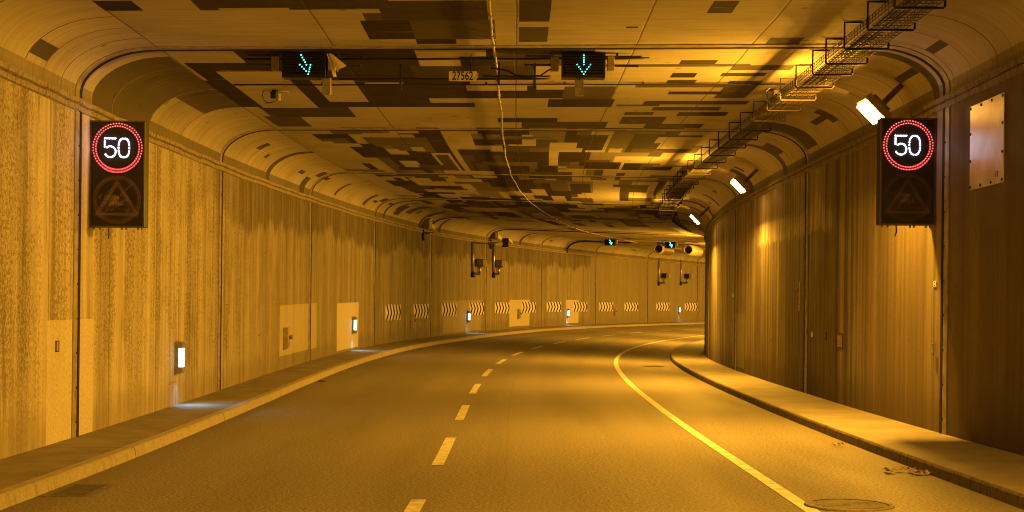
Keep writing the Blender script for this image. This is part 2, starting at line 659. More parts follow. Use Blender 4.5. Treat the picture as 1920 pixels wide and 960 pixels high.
def ribbon(name, prof, material, s0=S0, s1=S1, st=1.0, wob=0.0):
    """sweep a profile [(o, z), ...] along the tunnel"""
    mb = MB()
    ss = frange(s0, s1, st)
    cum = [0]
    for a, b in zip(prof, prof[1:]):
        cum.append(cum[-1] + math.hypot(b[0] - a[0], b[1] - a[1]))
    P = [[W(a, q[0] + (wob * (random.random() - .5) if wob and 0 < k < len(prof) - 1 else 0), q[1]) for k, q in enumerate(prof)] for a in ss]
    for i in range(len(ss) - 1):
        for j in range(len(prof) - 1):
            mb.quad([P[i][j], P[i][j + 1], P[i + 1][j + 1], P[i + 1][j]], 0,
                    [(ss[i], cum[j]), (ss[i], cum[j + 1]), (ss[i + 1], cum[j + 1]), (ss[i + 1], cum[j])], False)
    return mb.build(name, material, None, merge=True)


tag(sheet('pavement', -.02, KL - .16, 0.0, M['pave_l'], no=2), kind='structure')
tag(sheet('pavement', KR + .03, WID + .02, 0.0, M['pave_r'], no=2), kind='structure')
tag(ribbon('kerb', [(KL - .16, .002), (KL - .035, .004), (KL - .012, -.012), (KL + .012, -KERB_H - .02)], M['kerb_l']), kind='structure')
tag(ribbon('kerb', [(KR - .010, -KERB_H - .02), (KR, -.022), (KR + .012, -.002), (KR + .03, .001)], M['kerb_r'], st=.35, wob=.008), kind='structure')

# road markings
MZ = -KERB_H + .005
tag(sheet('road_marking', 7.73 - .06, 7.73 + .06, MZ, M['paint'], s0=S0, s1=S1, st=.8, no=1), kind='structure')
dashes = [(-20.4, -17.4), (-14.4, -11.4), (-8.4, -5.15), (-2.34, .86), (3.65, 6.65), (9.47, 12.45), (15.2, 18.4), (21.3, 24.4), (27.3, 30.6), (33.9, 37.0),
          (40.2, 43.3), (46.4, 49.6), (52.6, 55.6), (58.9, 61.8), (65.0, 68.3), (71.2, 74.3), (77.3, 80.4), (83.4, 86.5), (89.5, 92.5)]
for a, b in dashes:
    tag(sheet('road_marking', 4.535 - .065, 4.535 + .065, MZ, M['paint'], s0=a, s1=b, st=.8, no=1), kind='structure')

# ------------------------------------------------------------------ walls
CLEAN_L = [(-1.14, .68, 0, 1.43), (14.5, 19.3, .30, 1.44), (22.3, 25.7, .07, 1.40), (40.5, 47.3, .08, 1.40), (52.4, 56.0, .10, 1.40), (62.6, 64.9, .12, 1.41)]
CLEAN_R = [(16.4, 19.0, .1, 1.39)]
DIRT = {}


def wall(name, o, material, cleans, st, label):
    cuts = set(round(q, 3) for q in frange(S0, S1, 1.0))
    zc = set([0 - .02, .5, 1.0, 1.7, 2.4, 3.1, WALL_H])
    for a, b, c, d in cleans:
        cuts |= {a, b}
        zc |= {c, d}
    ss = sorted(cuts)
    zs = sorted(zc)
    mb = MB()
    vals = []
    P = [[W(a, o, z) for z in zs] for a in ss]
    for i in range(len(ss) - 1):
        for j in range(len(zs) - 1):
            a, b = ss[i], ss[i + 1]
            c, d = zs[j], zs[j + 1]
            mb.quad([P[i][j], P[i + 1][j], P[i + 1][j + 1], P[i][j + 1]] if o < 5 else [P[i][j], P[i][j + 1], P[i + 1][j + 1], P[i + 1][j]], 0,
                    [(a, c), (b, c), (b, d), (a, d)] if o < 5 else [(a, c), (a, d), (b, d), (b, c)], False)
            cs, cz = (a + b) / 2, (c + d) / 2
            v = 0.0
            for k, (p0, p1, p2, p3) in enumerate(cleans):
                if p0 < cs < p1 and p2 < cz < p3:
                    v = (1.0, .5, 1.0, .35, 1.0, 1.0)[k] if o < 5 else .3
            vals.append(v)
    root = mb.build(name, material, None, attrs={'clean': vals})
    return tag(root, label, 'wall')


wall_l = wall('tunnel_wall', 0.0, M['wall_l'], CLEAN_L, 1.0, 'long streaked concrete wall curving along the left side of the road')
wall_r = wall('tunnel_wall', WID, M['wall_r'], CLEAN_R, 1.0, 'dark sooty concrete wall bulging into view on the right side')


def sweep_part(name, prof, material, parent, s0, s1, st=.5, jit=0.0, uvm=True):
    mb = MB()
    ss = frange(s0, s1, st)
    P = []
    for a in ss:
        j = jit * (random.random() - .5)
        P.append([W(a, q[0] + (j if 0 < k < len(prof) - 1 else 0), q[1] + (j * .7 if 0 < k < len(prof) - 1 else 0)) for k, q in enumerate(prof)])
    cum = [0]
    for a, b in zip(prof, prof[1:]):
        cum.append(cum[-1] + math.hypot(b[0] - a[0], b[1] - a[1]))
    for i in range(len(ss) - 1):
        for j in range(len(prof) - 1):
            mb.quad([P[i][j], P[i][j + 1], P[i + 1][j + 1], P[i + 1][j]], 0,
                    [(ss[i], cum[j]), (ss[i], cum[j + 1]), (ss[i + 1], cum[j + 1]), (ss[i + 1], cum[j])], False)
    return mb.build(name, material, parent)


# crumbling ledge on top of both walls
for side, par in ((0, wall_l), (1, wall_r)):
    f = (lambda q: q) if side == 0 else (lambda q: WID - q)
    prof = [(f(.001), 3.955), (f(.03), 3.965), (f(.035), 4.02), (f(.012), 4.035), (f(.05), 4.05), (f(.055), 4.10), (f(.001), 4.115)]
    sweep_part('ledge', prof, kerb_material('crumbling_ledge', (.42, .37, .29), (.26, .22, .17), .5) if side == 0 else M['kerb_r'],
               par, S0, S1, .35, .022)

# ------------------------------------------------------------------ ceiling with rounded haunches
HP = [(0, 4.10), (0.0, 4.19), (.012, 4.27), (.045, 4.345), (.10, 4.42), (.175, 4.49), (.265, 4.555), (.37, 4.61), (.49, 4.655), (.62, 4.69), (.79, 4.712), (.96, CEIL_Z)]
cumh = [0]
for a, b in zip(HP, HP[1:]):
    cumh.append(cumh[-1] + math.hypot(b[0] - a[0], b[1] - a[1]))

DARK_NEAR = [(-2.81, -2.33, .96, 1.35), (-2.9, -2.28, 1.97, 4.0), (-2.10, -1.72, 3.65, 3.98), (-1.73, -.63, 3.61, 4.12), (-2.72, -1.69, 3.85, 5.04),
             (-1.72, -.57, 3.95, 5.05), (-.59, -.31, 4.12, 4.60), (-2.68, -1.58, 5.37, 5.69), (-1.33, -.35, 5.37, 5.65), (-2.62, -1.96, 7.34, 7.66),
             (-1.30, -1.17, 6.54, 6.70), (-.60, -.2, 8.30, 8.74), (-.05, 2.49, 1.01, 3.95), (1.28, 2.52, 3.9, 5.56), (0, 1.32, 5.0, 6.3), (0, 1.3, 3.9, 5.1),
             (.90, 1.23, 7.44, 7.92), (1.16, 1.40, 6.4, 8.35), (1.85, 2.31, 7.42, 7.76), (2.45, 2.84, 7.41, 7.83), (2.55, 4.26, 8.31, 8.81),
             (4.37, 5.28, 5.8, 6.82), (6.48, 7.5, 7.12, 7.84), (3.12, 4.37, 6.0, 6.78), (2.48, 5.29, .9, 4.65), (5.29, 6.57, 1.2, 2.68), (6.5, 8.0, 1.1, 1.75),
             (3.0, 4.3, 4.65, 6.0), (-4.6, -3.4, 1.6, 4.9), (-6.2, -5.2, 3.4, 6.2), (-3.9, -3.1, 6.1, 7.6), (1.9, 2.2, 8.1, 8.7),
             (1.3, 1.75, 8.2, 9.0), (3.6, 3.9, 7.6, 8.4), (5.3, 5.7, 7.5, 8.6), (5.0, 5.25, 6.9, 7.6), (5.9, 6.4, 8.0, 8.8), (4.6, 5.0, 7.3, 8.9), (5.9, 6.3, 6.6, 7.6), (6.7, 7.3, 5.0, 6.0),
             (7.2, 8.1, 5.4, 6.9), (2.9, 3.15, 7.0, 8.3), (7.5, 8.1, 7.6, 8.6), (-3.2, -2.9, 4.0, 7.4)]
LIGHT_NEAR = [(0, 1.0, 1.06, 1.84), (1.68, 5.42, 1.28, 2.15), (2.49, 4.66, 2.44, 3.04), (.04, 1.3, 4.09, 4.62), (.05, .61, 4.62, 4.96),
              (4.31, 4.79, 3.98, 5.26), (5.29, 6.57, 2.68, 4.98), (6.6, 8.02, 1.72, 4.96), (3.01, 3.53, 4.63, 5.5), (2.62, 3.43, 5.64, 6.01),
              (4.37, 5.28, 5.26, 5.81), (5.28, 6.46, 5.56, 7.10), (-.58, -.32, 4.61, 5.02), (-2.46, -1.77, 5.11, 5.37),
              (2.7, 2.85, 3.2, 3.7), (-4.3, -4.0, 2.0, 3.6), (-2.45, -2.3, 2.2, 2.9)]


def near_val(s, o):
    v = 0.0
    for k, (a, b, c, d) in enumerate(DARK_NEAR):
        if a < s < b and c < o < d:
            v = max(v, (1.0, .94, .86)[k % 3])
    for a, b, c, d in LIGHT_NEAR:
        if a < s < b and c < o < d:
            v = 0.0
    return v


def dark_prob(s, o):
    # patches are densest in the middle of the ceiling, thinning beyond 45 m
    if s < -6:
        return .22
    p_ = .60 if s < 34 else max(.04, .50 - (s - 34) * .045)
    if o < 1.6:
        p_ *= .45
    if o > 8.3:
        p_ *= .55
    if 4.0 < o < 6.4 and s < 36:
        p_ += .20
    if 6.6 < o < 8.3 and s < 22:
        p_ -= .02
    return p_


rng = random.Random(11)


def random_rows(sa, sb, ncol, width):
    """rows of run-length patches; returns list of (s0, s1, [values])"""
    rows = []
    s = sa
    prev = None
    cw = width / ncol
    while s < sb - 1e-6:
        h = rng.choice([.18, .25, .3, .4, .55, .8]) * (1.0 if s < 30 else 1.25)
        e = min(sb, s + h)
        if sb - e < .12:
            e = sb
        vals = [0.0] * ncol
        j = 0
        while j < ncol:
            L = rng.choice([3, 4, 6, 8, 10, 14, 18])
            p_ = dark_prob(s, (j + L / 2) * cw + .96)
            if prev is not None and rng.random() < .62:
                v = prev[min(j + L // 2, ncol - 1)]
                for q in range(j, min(j + L, ncol)):
                    vals[q] = prev[q] if rng.random() < .0 else (prev[q] if rng.random() < 2 else v)
            else:
                v = rng.choice((1.0, 1.0, .9, .78, .62)) if rng.random() < p_ else rng.choice((0.0, 0.0, .05, .12))
                for q in range(j, min(j + L, ncol)):
                    vals[q] = v
            j += L
        rows.append((s, e, vals))
        prev = vals
        s = e
    return rows


def build_ceiling():
    mb = MB()
    patch = []
    oL, oR = .96, WID - .96
    wd = oR - oL

    def flat(rows, ncol):
        cw = wd / ncol
        ss = [r_[0] for r_ in rows] + [rows[-1][1]]
        base = len(mb.v)
        for a in ss:
            A, B = W(a, oL, CEIL_Z), W(a, oR, CEIL_Z)
            for j in range(ncol + 1):
                mb.v.append(A.lerp(B, j / ncol))
        for i, (a, b, vals) in enumerate(rows):
            for j in range(ncol):
                q = base + i * (ncol + 1) + j
                mb.f.append([q, q + ncol + 1, q + ncol + 2, q + 1])
                o0, o1 = oL + j * cw, oL + (j + 1) * cw
                mb.uv.append([(a, o0), (b, o0), (b, o1), (a, o1)])
                mb.m.append(0)
                mb.sm.append(False)
                patch.append(vals[j])
    NC = 128
    cw = wd / NC
    rows = []
    for a in frange(-6.5, 8.1, .1)[:-1]:
        rows.append((a, a + .1, [near_val(a + .05, oL + (j + .5) * cw) for j in range(NC)]))
    rows[-1] = (rows[-1][0], 8.1, rows[-1][2])
    rows = [(rows[i][0], rows[i + 1][0] if i + 1 < len(rows) else 8.1, rows[i][2]) for i in range(len(rows))]
    far = random_rows(8.1, S1, NC, wd)
    back = random_rows(S0, rows[0][0], 32, wd)
    flat(back, 32)
    flat(rows + far, NC)
    # haunches: arcs run from the ledge up to the flat soffit
    rh = random.Random(5)
    for side in (0, 1):
        hp = [(q[0] if side == 0 else WID - q[0], q[1]) for q in HP]
        ss = [S0]
        while ss[-1] < S1:
            ss.append(min(S1, ss[-1] + rh.choice([.25, .4, .6, .9])))
            if rh.random() < .55 and ss[-1] < S1 - .1:
                ss.append(ss[-1] + .028)
        prev = [0] * 11
        for i in range(len(ss) - 1):
            a, b = ss[i], ss[i + 1]
            vals = [0.0] * 11
            if b - a < .03:
                k0 = rh.choice([0, 0, 0, 2])
                vals = [0.0] * k0 + [rh.uniform(.4, .85)] * (11 - k0)
            elif side == 0 and -.05 < a < 3.2:
                vals = [.8] * 11
            elif side == 0 and 3.2 <= a < 4.6:
                vals = [.15] * 7 + [.8] * 4
            elif rh.random() < (.30 if 0 < a < 45 else .08):
                k0 = rh.choice([0, 3, 5, 6])
                k1 = rh.choice([5, 8, 11])
                for k in range(k0, max(k0 + 1, k1)):
                    vals[k] = .85
            vals[0] = max(vals[0], .6 if a > 0 else .45)
            vals[1] = max(vals[1], .6 if a > 0 else .4)
            p0 = [W(a, *q) for q in hp]
            p1 = [W(b, *q) for q in hp]
            for k in range(11):
                pts = [p0[k], p1[k], p1[k + 1], p0[k + 1]]
                u0 = (-1.5 + cumh[k]) if side == 0 else (12 - cumh[k])
                u1 = (-1.5 + cumh[k + 1]) if side == 0 else (12 - cumh[k + 1])
                uvq = [(a, u0), (b, u0), (b, u1), (a, u1)]
                if side == 1:
                    pts, uvq = pts[::-1], uvq[::-1]
                mb.quad(pts, 0, uvq, True)
                patch.append(vals[k])
    return mb.build('ceiling', M['ceil'], None, merge=True, attrs={'patch': patch})


ceiling = tag(build_ceiling(), 'flat concrete soffit with rounded haunches and dark rectangular stains', None, None, 'structure')


def profile_band(s0, s1, pts, off, material, name, parent):
    """a thin band across: follows the section, proud of it by off"""
    mb = MB()
    n = len(pts)

    def nrm(i):
        a, b = pts[max(i - 1, 0)], pts[min(i + 1, n - 1)]
        t = Vector((b[0] - a[0], b[1] - a[1])).normalized()
        return Vector((t.y, -t.x))
    inner, outer = [], []
    for i, q in enumerate(pts):
        nn = nrm(i)
        inner.append(q)
        outer.append((q[0] + nn.x * off, q[1] + nn.y * off))
    for i in range(n - 1):
        A = [W(s, *outer[i]) for s in (s0, s1)]
        B = [W(s, *outer[i + 1]) for s in (s0, s1)]
        C = [W(s, *inner[i]) for s in (s0, s1)]
        D = [W(s, *inner[i + 1]) for s in (s0, s1)]
        mb.quad([A[0], A[1], B[1], B[0]], 0, None, True)
        mb.quad([A[0], B[0], D[0], C[0]])
        mb.quad([A[1], C[1], D[1], B[1]])
    return mb.build(name, material, parent)


arch_l = [(q[0], q[1]) for q in HP]
arch_r = [(WID - q[0], q[1]) for q in HP]
for sj in JOINTS[:15]:
    cov = (sj - .20, sj - .035)
    gap = (sj - .033, sj + .045)
    full = arch_l + [(3, CEIL_Z), (5, CEIL_Z), (7.5, CEIL_Z)] + arch_r[::-1]
    profile_band(cov[0], cov[1], full, .010, M['strip'], 'joint_cover', ceiling)
    profile_band(gap[0], gap[1], full, .016, M['groove'], 'joint_gap', ceiling)
    profile_band(cov[0], cov[1], [(0, 0), (0, 2), (0, WALL_H)], .012, M['strip'], 'joint_cover', wall_l)
    profile_band(gap[0], gap[1], [(0, 0), (0, 2), (0, WALL_H)], .018, M['groove'], 'joint_gap', wall_l)
    profile_band(cov[0], cov[1], [(WID, WALL_H), (WID, 2), (WID, 0)], .012, M['strip'], 'joint_cover', wall_r)
    profile_band(gap[0], gap[1], [(WID, WALL_H), (WID, 2), (WID, 0)], .018, M['groove'], 'joint_gap', wall_r)

# ------------------------------------------------------------------ sodium lamps on the right haunch
lamp_s = [1.35 + 11.9 * i for i in range(-4, 9)]
LAMP_O, LAMP_Z = 10.02, 4.15


def lamp_label(i):
    k = i - 4
    if k < 0:
        return 'sodium tunnel lamp on the right haunch behind the photographer, %s one back' % ORD[-k - 1]
    return ['glowing sodium lamp nearest the camera, just above the right speed sign',
            'second glowing sodium lamp along the right haunch, above the bright wall streak',
            'smallest visible sodium lamp, third along the right haunch at the bend'][k] if k < 3 else \
        'sodium tunnel lamp hidden around the right hand bend, %s past the corner' % ORD[k - 3]


# local frame: x across, y along, z up; panel faces down and to the left at 45 degrees
rot45 = Matrix.Rotation(R(45), 3, 'Y')
lt0 = None
for i, s in enumerate(lamp_s):
    if i == 7:
        continue        # no lamp is lit between the third one and the bend
    mx = frame(s, LAMP_O + (.22 if i > 6 else 0), LAMP_Z + (.1 if i > 6 else 0))
    if lt0 is None:
        lt0 = empty('tunnel_lamp', mx, lamp_label(i), 'lamp', 'sodium lamps along the right haunch')
        mb = MB()
        mb.box((0, 0, 0), (.40, .54, .10), 0, rot45, .012)
        c = rot45 @ Vector((0, 0, .075))
        mb.box(c, (.28, .40, .05), 0, rot45, .01)
        mb.build('housing', M['grey'], lt0)
        mb = MB()
        c = rot45 @ Vector((0, 0, -.068))
        mb.box(c, (.33, .46, .045), 0, rot45, .012)
        gl = mb.build('glass', M['lampglass'], lt0)
        mb = MB()
        mb.box(rot45 @ Vector((.03, 0, .29)), (.07, .14, .36), 0, rot45, .01)
        mb.build('bracket', M['side'], lt0)
        ld = bpy.data.lights.new('lamp_beam', 'AREA')
        ld.shape = 'RECTANGLE'
        ld.size, ld.size_y = .30, .42
        ld.energy = LAMP_W
        ld.color = SODIUM
        ld.spread = R(180)
        lo = bpy.data.objects.new('lamp_beam', ld)
        col_main.objects.link(lo)
        lo.parent = lt0
        c = rot45 @ Vector((0, 0, -.10))
        lo.matrix_local = Matrix.Translation(c) @ Matrix.Rotation(R(50), 4, 'Y')
    else:
        copy_thing(lt0, mx, lamp_label(i))
bpy.context.view_layer.update()

# ------------------------------------------------------------------ variable speed signs
def seg_arc(cx, cz, rx, rz, a0, a1, n):
    return [(cx + rx * math.cos(R(a0 + (a1 - a0) * i / (n - 1))), cz + rz * math.sin(R(a0 + (a1 - a0) * i / (n - 1)))) for i in range(n)]


def line_dots(a, b, n):
    return [(a[0] + (b[0] - a[0]) * i / (n - 1), a[1] + (b[1] - a[1]) * i / (n - 1)) for i in range(n)]


SW, SH = .68, 1.33


def speed_sign(mx, label, side):
    # origin: centre of face, face looks towards -y
    root = empty('speed_sign', mx, label, 'speed sign', 'variable speed signs on both walls')
    mb = MB()
    mb.box((0, .10, 0), (SW, .20, SH), 0, None, .006)
    hs = mb.build('housing', M['black'], root)
    mb = MB()
    t = .016
    mb.box((0, -.006, SH / 2 - t / 2), (SW + .01, .03, t), 0)
    mb.box((0, -.006, -SH / 2 + t / 2), (SW + .01, .03, t), 0)
    for sx in (-1, 1):
        mb.box((sx * (SW / 2 - t / 2 + .003), -.006, 0), (t, .03, SH - 2 * t), 0)
    mb.build('frame', M['side'], root)
    mb = MB()
    mb.box((0, -.004, 0), (SW - .034, .008, SH - .034), 0)
    mb.build('front_panel', M['face'], root)
    cz = .325
    mb = MB()
    for k in range(54):
        a = 2 * math.pi * k / 54
        mb.dome((.305 * math.cos(a), -.012, cz + .305 * math.sin(a)), .0070)
        a += math.pi / 54
        mb.dome((.272 * math.cos(a), -.012, cz + .272 * math.sin(a)), .0070)
    for k in range(36):
        a0, a1 = 2 * math.pi * k / 36, 2 * math.pi * (k + 1) / 36
        mb.quad([(.258 * math.cos(a0), -.0125, cz + .258 * math.sin(a0)), (.319 * math.cos(a0), -.0125, cz + .319 * math.sin(a0)),
                 (.319 * math.cos(a1), -.0125, cz + .319 * math.sin(a1)), (.258 * math.cos(a1), -.0125, cz + .258 * math.sin(a1))], 1)
    mb.build('red_ring', [M['ledred'], M['face']], root)
    mb = MB()
    H, Wd = .235, .135
    zt, zb = cz + H / 2, cz - H / 2
    x0 = -.165
    five = line_dots((x0, zt), (x0 + Wd, zt), 8) + line_dots((x0, zt - .03), (x0, cz + .015), 4)
    five += seg_arc(x0 + Wd / 2 + .002, zb + .068, Wd / 2, .068, 128, -150, 17)
    x1 = .075
    zero = []
    for k in range(26):
        a = 2 * math.pi * k / 26
        cx, sz = math.cos(a), math.sin(a)
        zero.append((x1 + Wd / 2 * (abs(cx) ** .75) * (1 if cx > 0 else -1), cz + H / 2 * (abs(sz) ** .85) * (1 if sz > 0 else -1)))
    for q in five:
        mb.dome((q[0] + .005, -.012, q[1]), .0088)
    mb.tube([(q[0] + .005, -.0095, q[1]) for q in five[7::-1] + five[8:]], .003, 4, 1)
    mb.build('digit', [M['ledwhite'], M['face']], root)
    mb = MB()
    for q in zero:
        mb.dome((q[0] + .005, -.012, q[1]), .0088)
    mb.tube([(q[0] + .005, -.0095, q[1]) for q in zero], .003, 4, 1, closed=True)
    mb.build('digit', [M['ledwhite'], M['face']], root)
    # unlit lower symbol: ring, warning triangle and figures
    mb = MB()
    c2 = -.325
    pts = []
    for k in range(60):
        a = 2 * math.pi * k / 60
        pts += [(.295 * math.cos(a), c2 + .295 * math.sin(a)), (.268 * math.cos(a + .05), c2 + .268 * math.sin(a + .05))]
    A, B, C_ = (0, c2 + .24), (-.27, c2 - .19), (.27, c2 - .19)
    for p_, q_ in ((A, B), (B, C_), (C_, A)):
        pts += line_dots(p_, q_, 24)
    for p_, q_ in ((A, B), (B, C_), (C_, A)):
        pts += line_dots((p_[0] * .86, (p_[1] - c2) * .86 + c2 - .01), (q_[0] * .86, (q_[1] - c2) * .86 + c2 - .01), 20)
    pts += line_dots((-.22, c2 - .22), (.20, c2 + .22), 22)
    rr = random.Random(3)
    for k in range(110):
        pts.append((rr.gauss(-.03, .085), c2 - .015 + rr.gauss(0, .055)))
    for q in pts:
        mb.dome((q[0], -.0105, q[1]), (.0038 if side > 0 else .0052))
    mb.cyl((0, -.0080, c2), .318, .003, 'y', 1, 48)
    mb.build('unlit_symbol', [M['ledoff'], M['face']], root)
    for xx in (-.30, -.23, -.12, .05, .10, .25, .30):
        mb = MB()
        mb.cyl((xx, .06, -SH / 2 - .015), .012, .035)
        mb.build('cable_gland', M['grey'], hs)
    mb = MB()
    mb.tube([(-.12, .06, -SH / 2 - .02), (-.115, .06, -SH / 2 - .08), (-.13, .09, -SH / 2 - .14)], .008)
    mb.build('supply_cable', M['black'], hs)
    mb = MB()
    for zz in (.45, -.45):
        mb.box((side * .04, .22, zz), (.56, .05, .05), 0)
    mb.box((side * .33, .22, 0), (.05, .10, 1.2), 0)
    mb.build('wall_bracket', M['dark'], root)
    for xx in (-.25, .22):
        mb = MB()
        mb.tube([(xx, .05, SH / 2), (xx, .05, SH / 2 + .045)], .006)
        mb.build('lifting_eye', M['grey'], hs)
    return root


speed_sign(frame(.45, .345, 3.243), 'speed sign showing 50 on the left wall beside the first joint', -1)
speed_sign(frame(.36, 10.205, 3.232), 'speed sign showing 50 on the right wall below the nearest lamp', 1)

# ------------------------------------------------------------------ lane arrow signals under the ceiling
def lane_signal(mx, label, dots, flap, sc=1.0):
    root = empty('lane_signal', mx, label, 'lane signal', 'lane arrow signals hung under the ceiling')
    w, h, d = .54, .31, .22
    mb = MB()
    mb.box((0, d / 2, 0), (w, d, h), 0, None, .006)
    mb.build('housing', M['black'], root)
    mb = MB()
    for k in range(9):
        z = -h / 2 + .02 + k * (h - .04) / 8
        mb.box((0, -.016, z), (w - .03, .034, .004), 0, Matrix.Rotation(R(-18), 3, 'X'))
    mb.build('louvre', M['dark'], root)
    mb = MB()
    for x, z in dots:
        mb.dome((x, -.026, z), .0084 * sc)
    P_ = sorted(dots, key=lambda q: q[1])
    tip, tops = P_[0], sorted(P_[1:], key=lambda q: q[0])
    for far in (P_[-1], tops[0], tops[-1]):
        mb.tube([(tip[0], -.024, tip[1]), (far[0], -.024, far[1])], .003, 4, 1)
    mb.build('arrow', [M['ledcyan'], M['black']], root)
    mb = MB()
    mb.box((-.36, .08, .02), (.10, .12, .17), 0, None, .006)
    mb.build('terminal_box', M['side'], root)
    mb = MB()
    mb.box((.34, .08, .03), (.085, .12, .17), 0, None, .006)
    mb.build('terminal_box', M['tan'], root)
    for z in (.13, .02):
        for bx in (((.52 if z < .1 else .42, .16, z), (.34 if z < .1 else .62, .035, .022)), ((-.55, .16, z), (.36, .035, .022))):
            mb = MB()
            mb.box(bx[0], bx[1], 0)
            mb.build('mounting_rail', M['dark'], root)
    for x in (-.24, .24, -.41, .42):
        mb = MB()
        mb.box((x, .10, .155), (.025, .05, .05), 0)
        mb.build('mounting_foot', M['dark'], root)
    if flap:
        mb = MB()
        mb.quad([(.29, -.02, .14), (.37, .02, -.14), (.40, .10, -.13), (.33, .12, .13)])
        mb.quad([(.30, .0, .145), (.44, .03, -.04), (.52, .10, .01), (.36, .10, .14)])
        mb.quad([(.31, .0, .146), (.42, .02, -.085), (.44, .03, -.045), (.36, .02, .14)])
        ob = mb.build('open_flap', M['tan'], root)
        so = ob.modifiers.new('solid', 'SOLIDIFY')
        so.thickness = .008
    return root


down = line_dots((0, .115), (0, .002), 5) + line_dots((-.082, .002), (0, -.118), 5) + line_dots((.0205, -.088), (.082, .002), 4)
diag = line_dots((0, .115), (.068, -.002), 5) + line_dots((-.015, -.002), (.092, -.106), 5)[:4] + line_dots((.118, -.002), (.092, -.118), 5)
lane_signal(frame(.28, 6.155, 4.558), 'near lane signal with cyan arrow pointing straight down over the right lane', down, False)
lane_signal(frame(.28, 2.685, 4.572), 'near lane signal with slanted cyan arrow and open flap over the left lane', [(x - .03, z) for x, z in diag], True)
lane_signal(frame(57.2, 3.85, 4.50), 'tiny far lane signal with cyan arrow, left of the far pair', [(x * 1.0, z) for x, z in diag], False, 1.9)
lane_signal(frame(57.7, 6.85, 4.50), 'tiny far lane signal with cyan arrow beside the jet fans', [(x * 1.0, z) for x, z in diag], False, 1.9)

# rails, conduits across the ceiling
def cross_pipe(s, o0, o1, z, r, name, label, cat, material, clamps=()):
    root = empty(name, frame(s, (o0 + o1) / 2, z), label, cat)
    inv = frame(s, (o0 + o1) / 2, z).inverted()
    mb = MB(inv)
    mb.tube([W(s, o0 + (o1 - o0) * i / 12, z + .004 * math.sin(i * 2.1)) for i in range(13)], r)
    mb.build('pipe', material, root)
    for c in clamps:
        mb = MB(inv)
        mb.box(W(s, c, z + .03), (.03, .04, max(.02, CEIL_Z - z + .03)), 0)
        mb.build('clamp', M['dark'], root)
    return root


cross_pipe(2.67, 1.35, 9.1, 4.685, .011, 'conduit', 'thin conduit crossing the whole ceiling behind the number plate', 'conduit', M['dark'], (2.6, 4.9, 6.0, 7.1, 8.4))
cross_pipe(.52, 3.1, 5.75, 4.43, .012, 'support_rail', 'lower dark rail joining the two near lane signals', 'rail', M['dark'], (3.87, 5.55))
cross_pipe(.55, 4.9, 5.75, 4.465, .010, 'conduit', 'short dark conduit left of the near right lane signal', 'conduit', M['dark'], (5.1,))
cross_pipe(.6, 1.9, 7.0, 4.695, .014, 'support_rail', 'upper dark rail close under the ceiling above the near lane signals', 'rail', M['dark'], ())
mbc = MB()
mbc.tube([W(.5, 5.0, 4.56), W(.5, 5.2, 4.53), W(.5, 5.36, 4.45), W(.5, 5.5, 4.445), W(.5, 5.62, 4.46), W(.5, 5.72, 4.53), W(.5, 5.80, 4.56)], .010)
tag(mbc.build('cable', M['black'], None, origin=W(.5, 5.4, 4.5)), 'black cable sagging into the near right lane signal', 'cable')

# number plate
def text_mesh(body, size, name, material, parent, mx, xs=1.0, extr=.002):
    cu = bpy.data.curves.new(name, 'FONT')
    cu.body = body
    cu.size = size
    cu.align_x = 'CENTER'
    cu.align_y = 'CENTER'
    cu.extrude = extr
    cu.offset = size * .012
    ob = bpy.data.objects.new(name, cu)
    col_main.objects.link(ob)
    dg = bpy.context.evaluated_depsgraph_get()
    me = bpy.data.meshes.new_from_object(ob.evaluated_get(dg))
    bpy.data.objects.remove(ob)
    o2 = bpy.data.objects.new(name, me)
    me.materials.clear()
    me.materials.append(material)
    col_main.objects.link(o2)
    o2.parent = parent
    o2.matrix_local = mx @ Matrix.Diagonal((xs, 1, 1, 1))
    return o2


rt = empty('number_plate', frame(.35, 4.655, 4.435), 'small yellowish plate with black number 27562 hanging below the ceiling', 'number plate')
mb = MB()
mb.box((0, 0, 0), (.345, .008, .125), 0)
mb.box((.182, 0, .012), (.022, .008, .06), 0)
mb.build('plate', M['plate'], rt)
text_mesh('27562', .150, 'digits', M['ink'], rt, Matrix.Translation((0, -.006, 0)) @ Matrix.Rotation(R(90), 4, 'X'), .70)
mb = MB()
mb.box((.181, -.006, .03), (.008, .003, .012), 0)
mb.box((.183, -.006, .008), (.008, .003, .010), 0)
mb.build('tick_marks', M['ink'], rt)
mb = MB()
mb.tube([(.1, 0, .06), (.1, 0, .27)], .006)
mb.build('hanger', M['dark'], rt)

# hanging detectors
for o, z, lb in ((6.107, 4.285, 'slim grey detector box hanging below the right near lane signal'), (2.965, 4.312, 'slim grey detector box hanging below the left near lane signal')):
    r_ = empty('detector', frame(.33, o, z), lb, 'detector', 'detectors hanging under the near lane signals')
    mb = MB()
    mb.box((-.008, .03, 0), (.092, .07, .20), 0, None, .006)
    mb.build('casing', M['grey'], r_)
    mb = MB()
    mb.box((.045, .03, .005), (.010, .08, .20), 0)
    mb.build('lit_side_plate', M['tan'], r_)  # lamp-lit right side of the casing, painted as a paler tan face
    mb = MB()
    mb.tube([(0, .05, .09), (0, .05, .40)], .01)
    mb.build('hanger', M['dark'], r_)

# small ceiling cameras with a loop of cable
def loop(c, r, n=22, a0=0, a1=360):
    return [(c[0] + r * math.cos(R(a0 + (a1 - a0) * i / n)), c[1], c[2] + r * 1.1 * math.sin(R(a0 + (a1 - a0) * i / n))) for i in range(n + 1)]


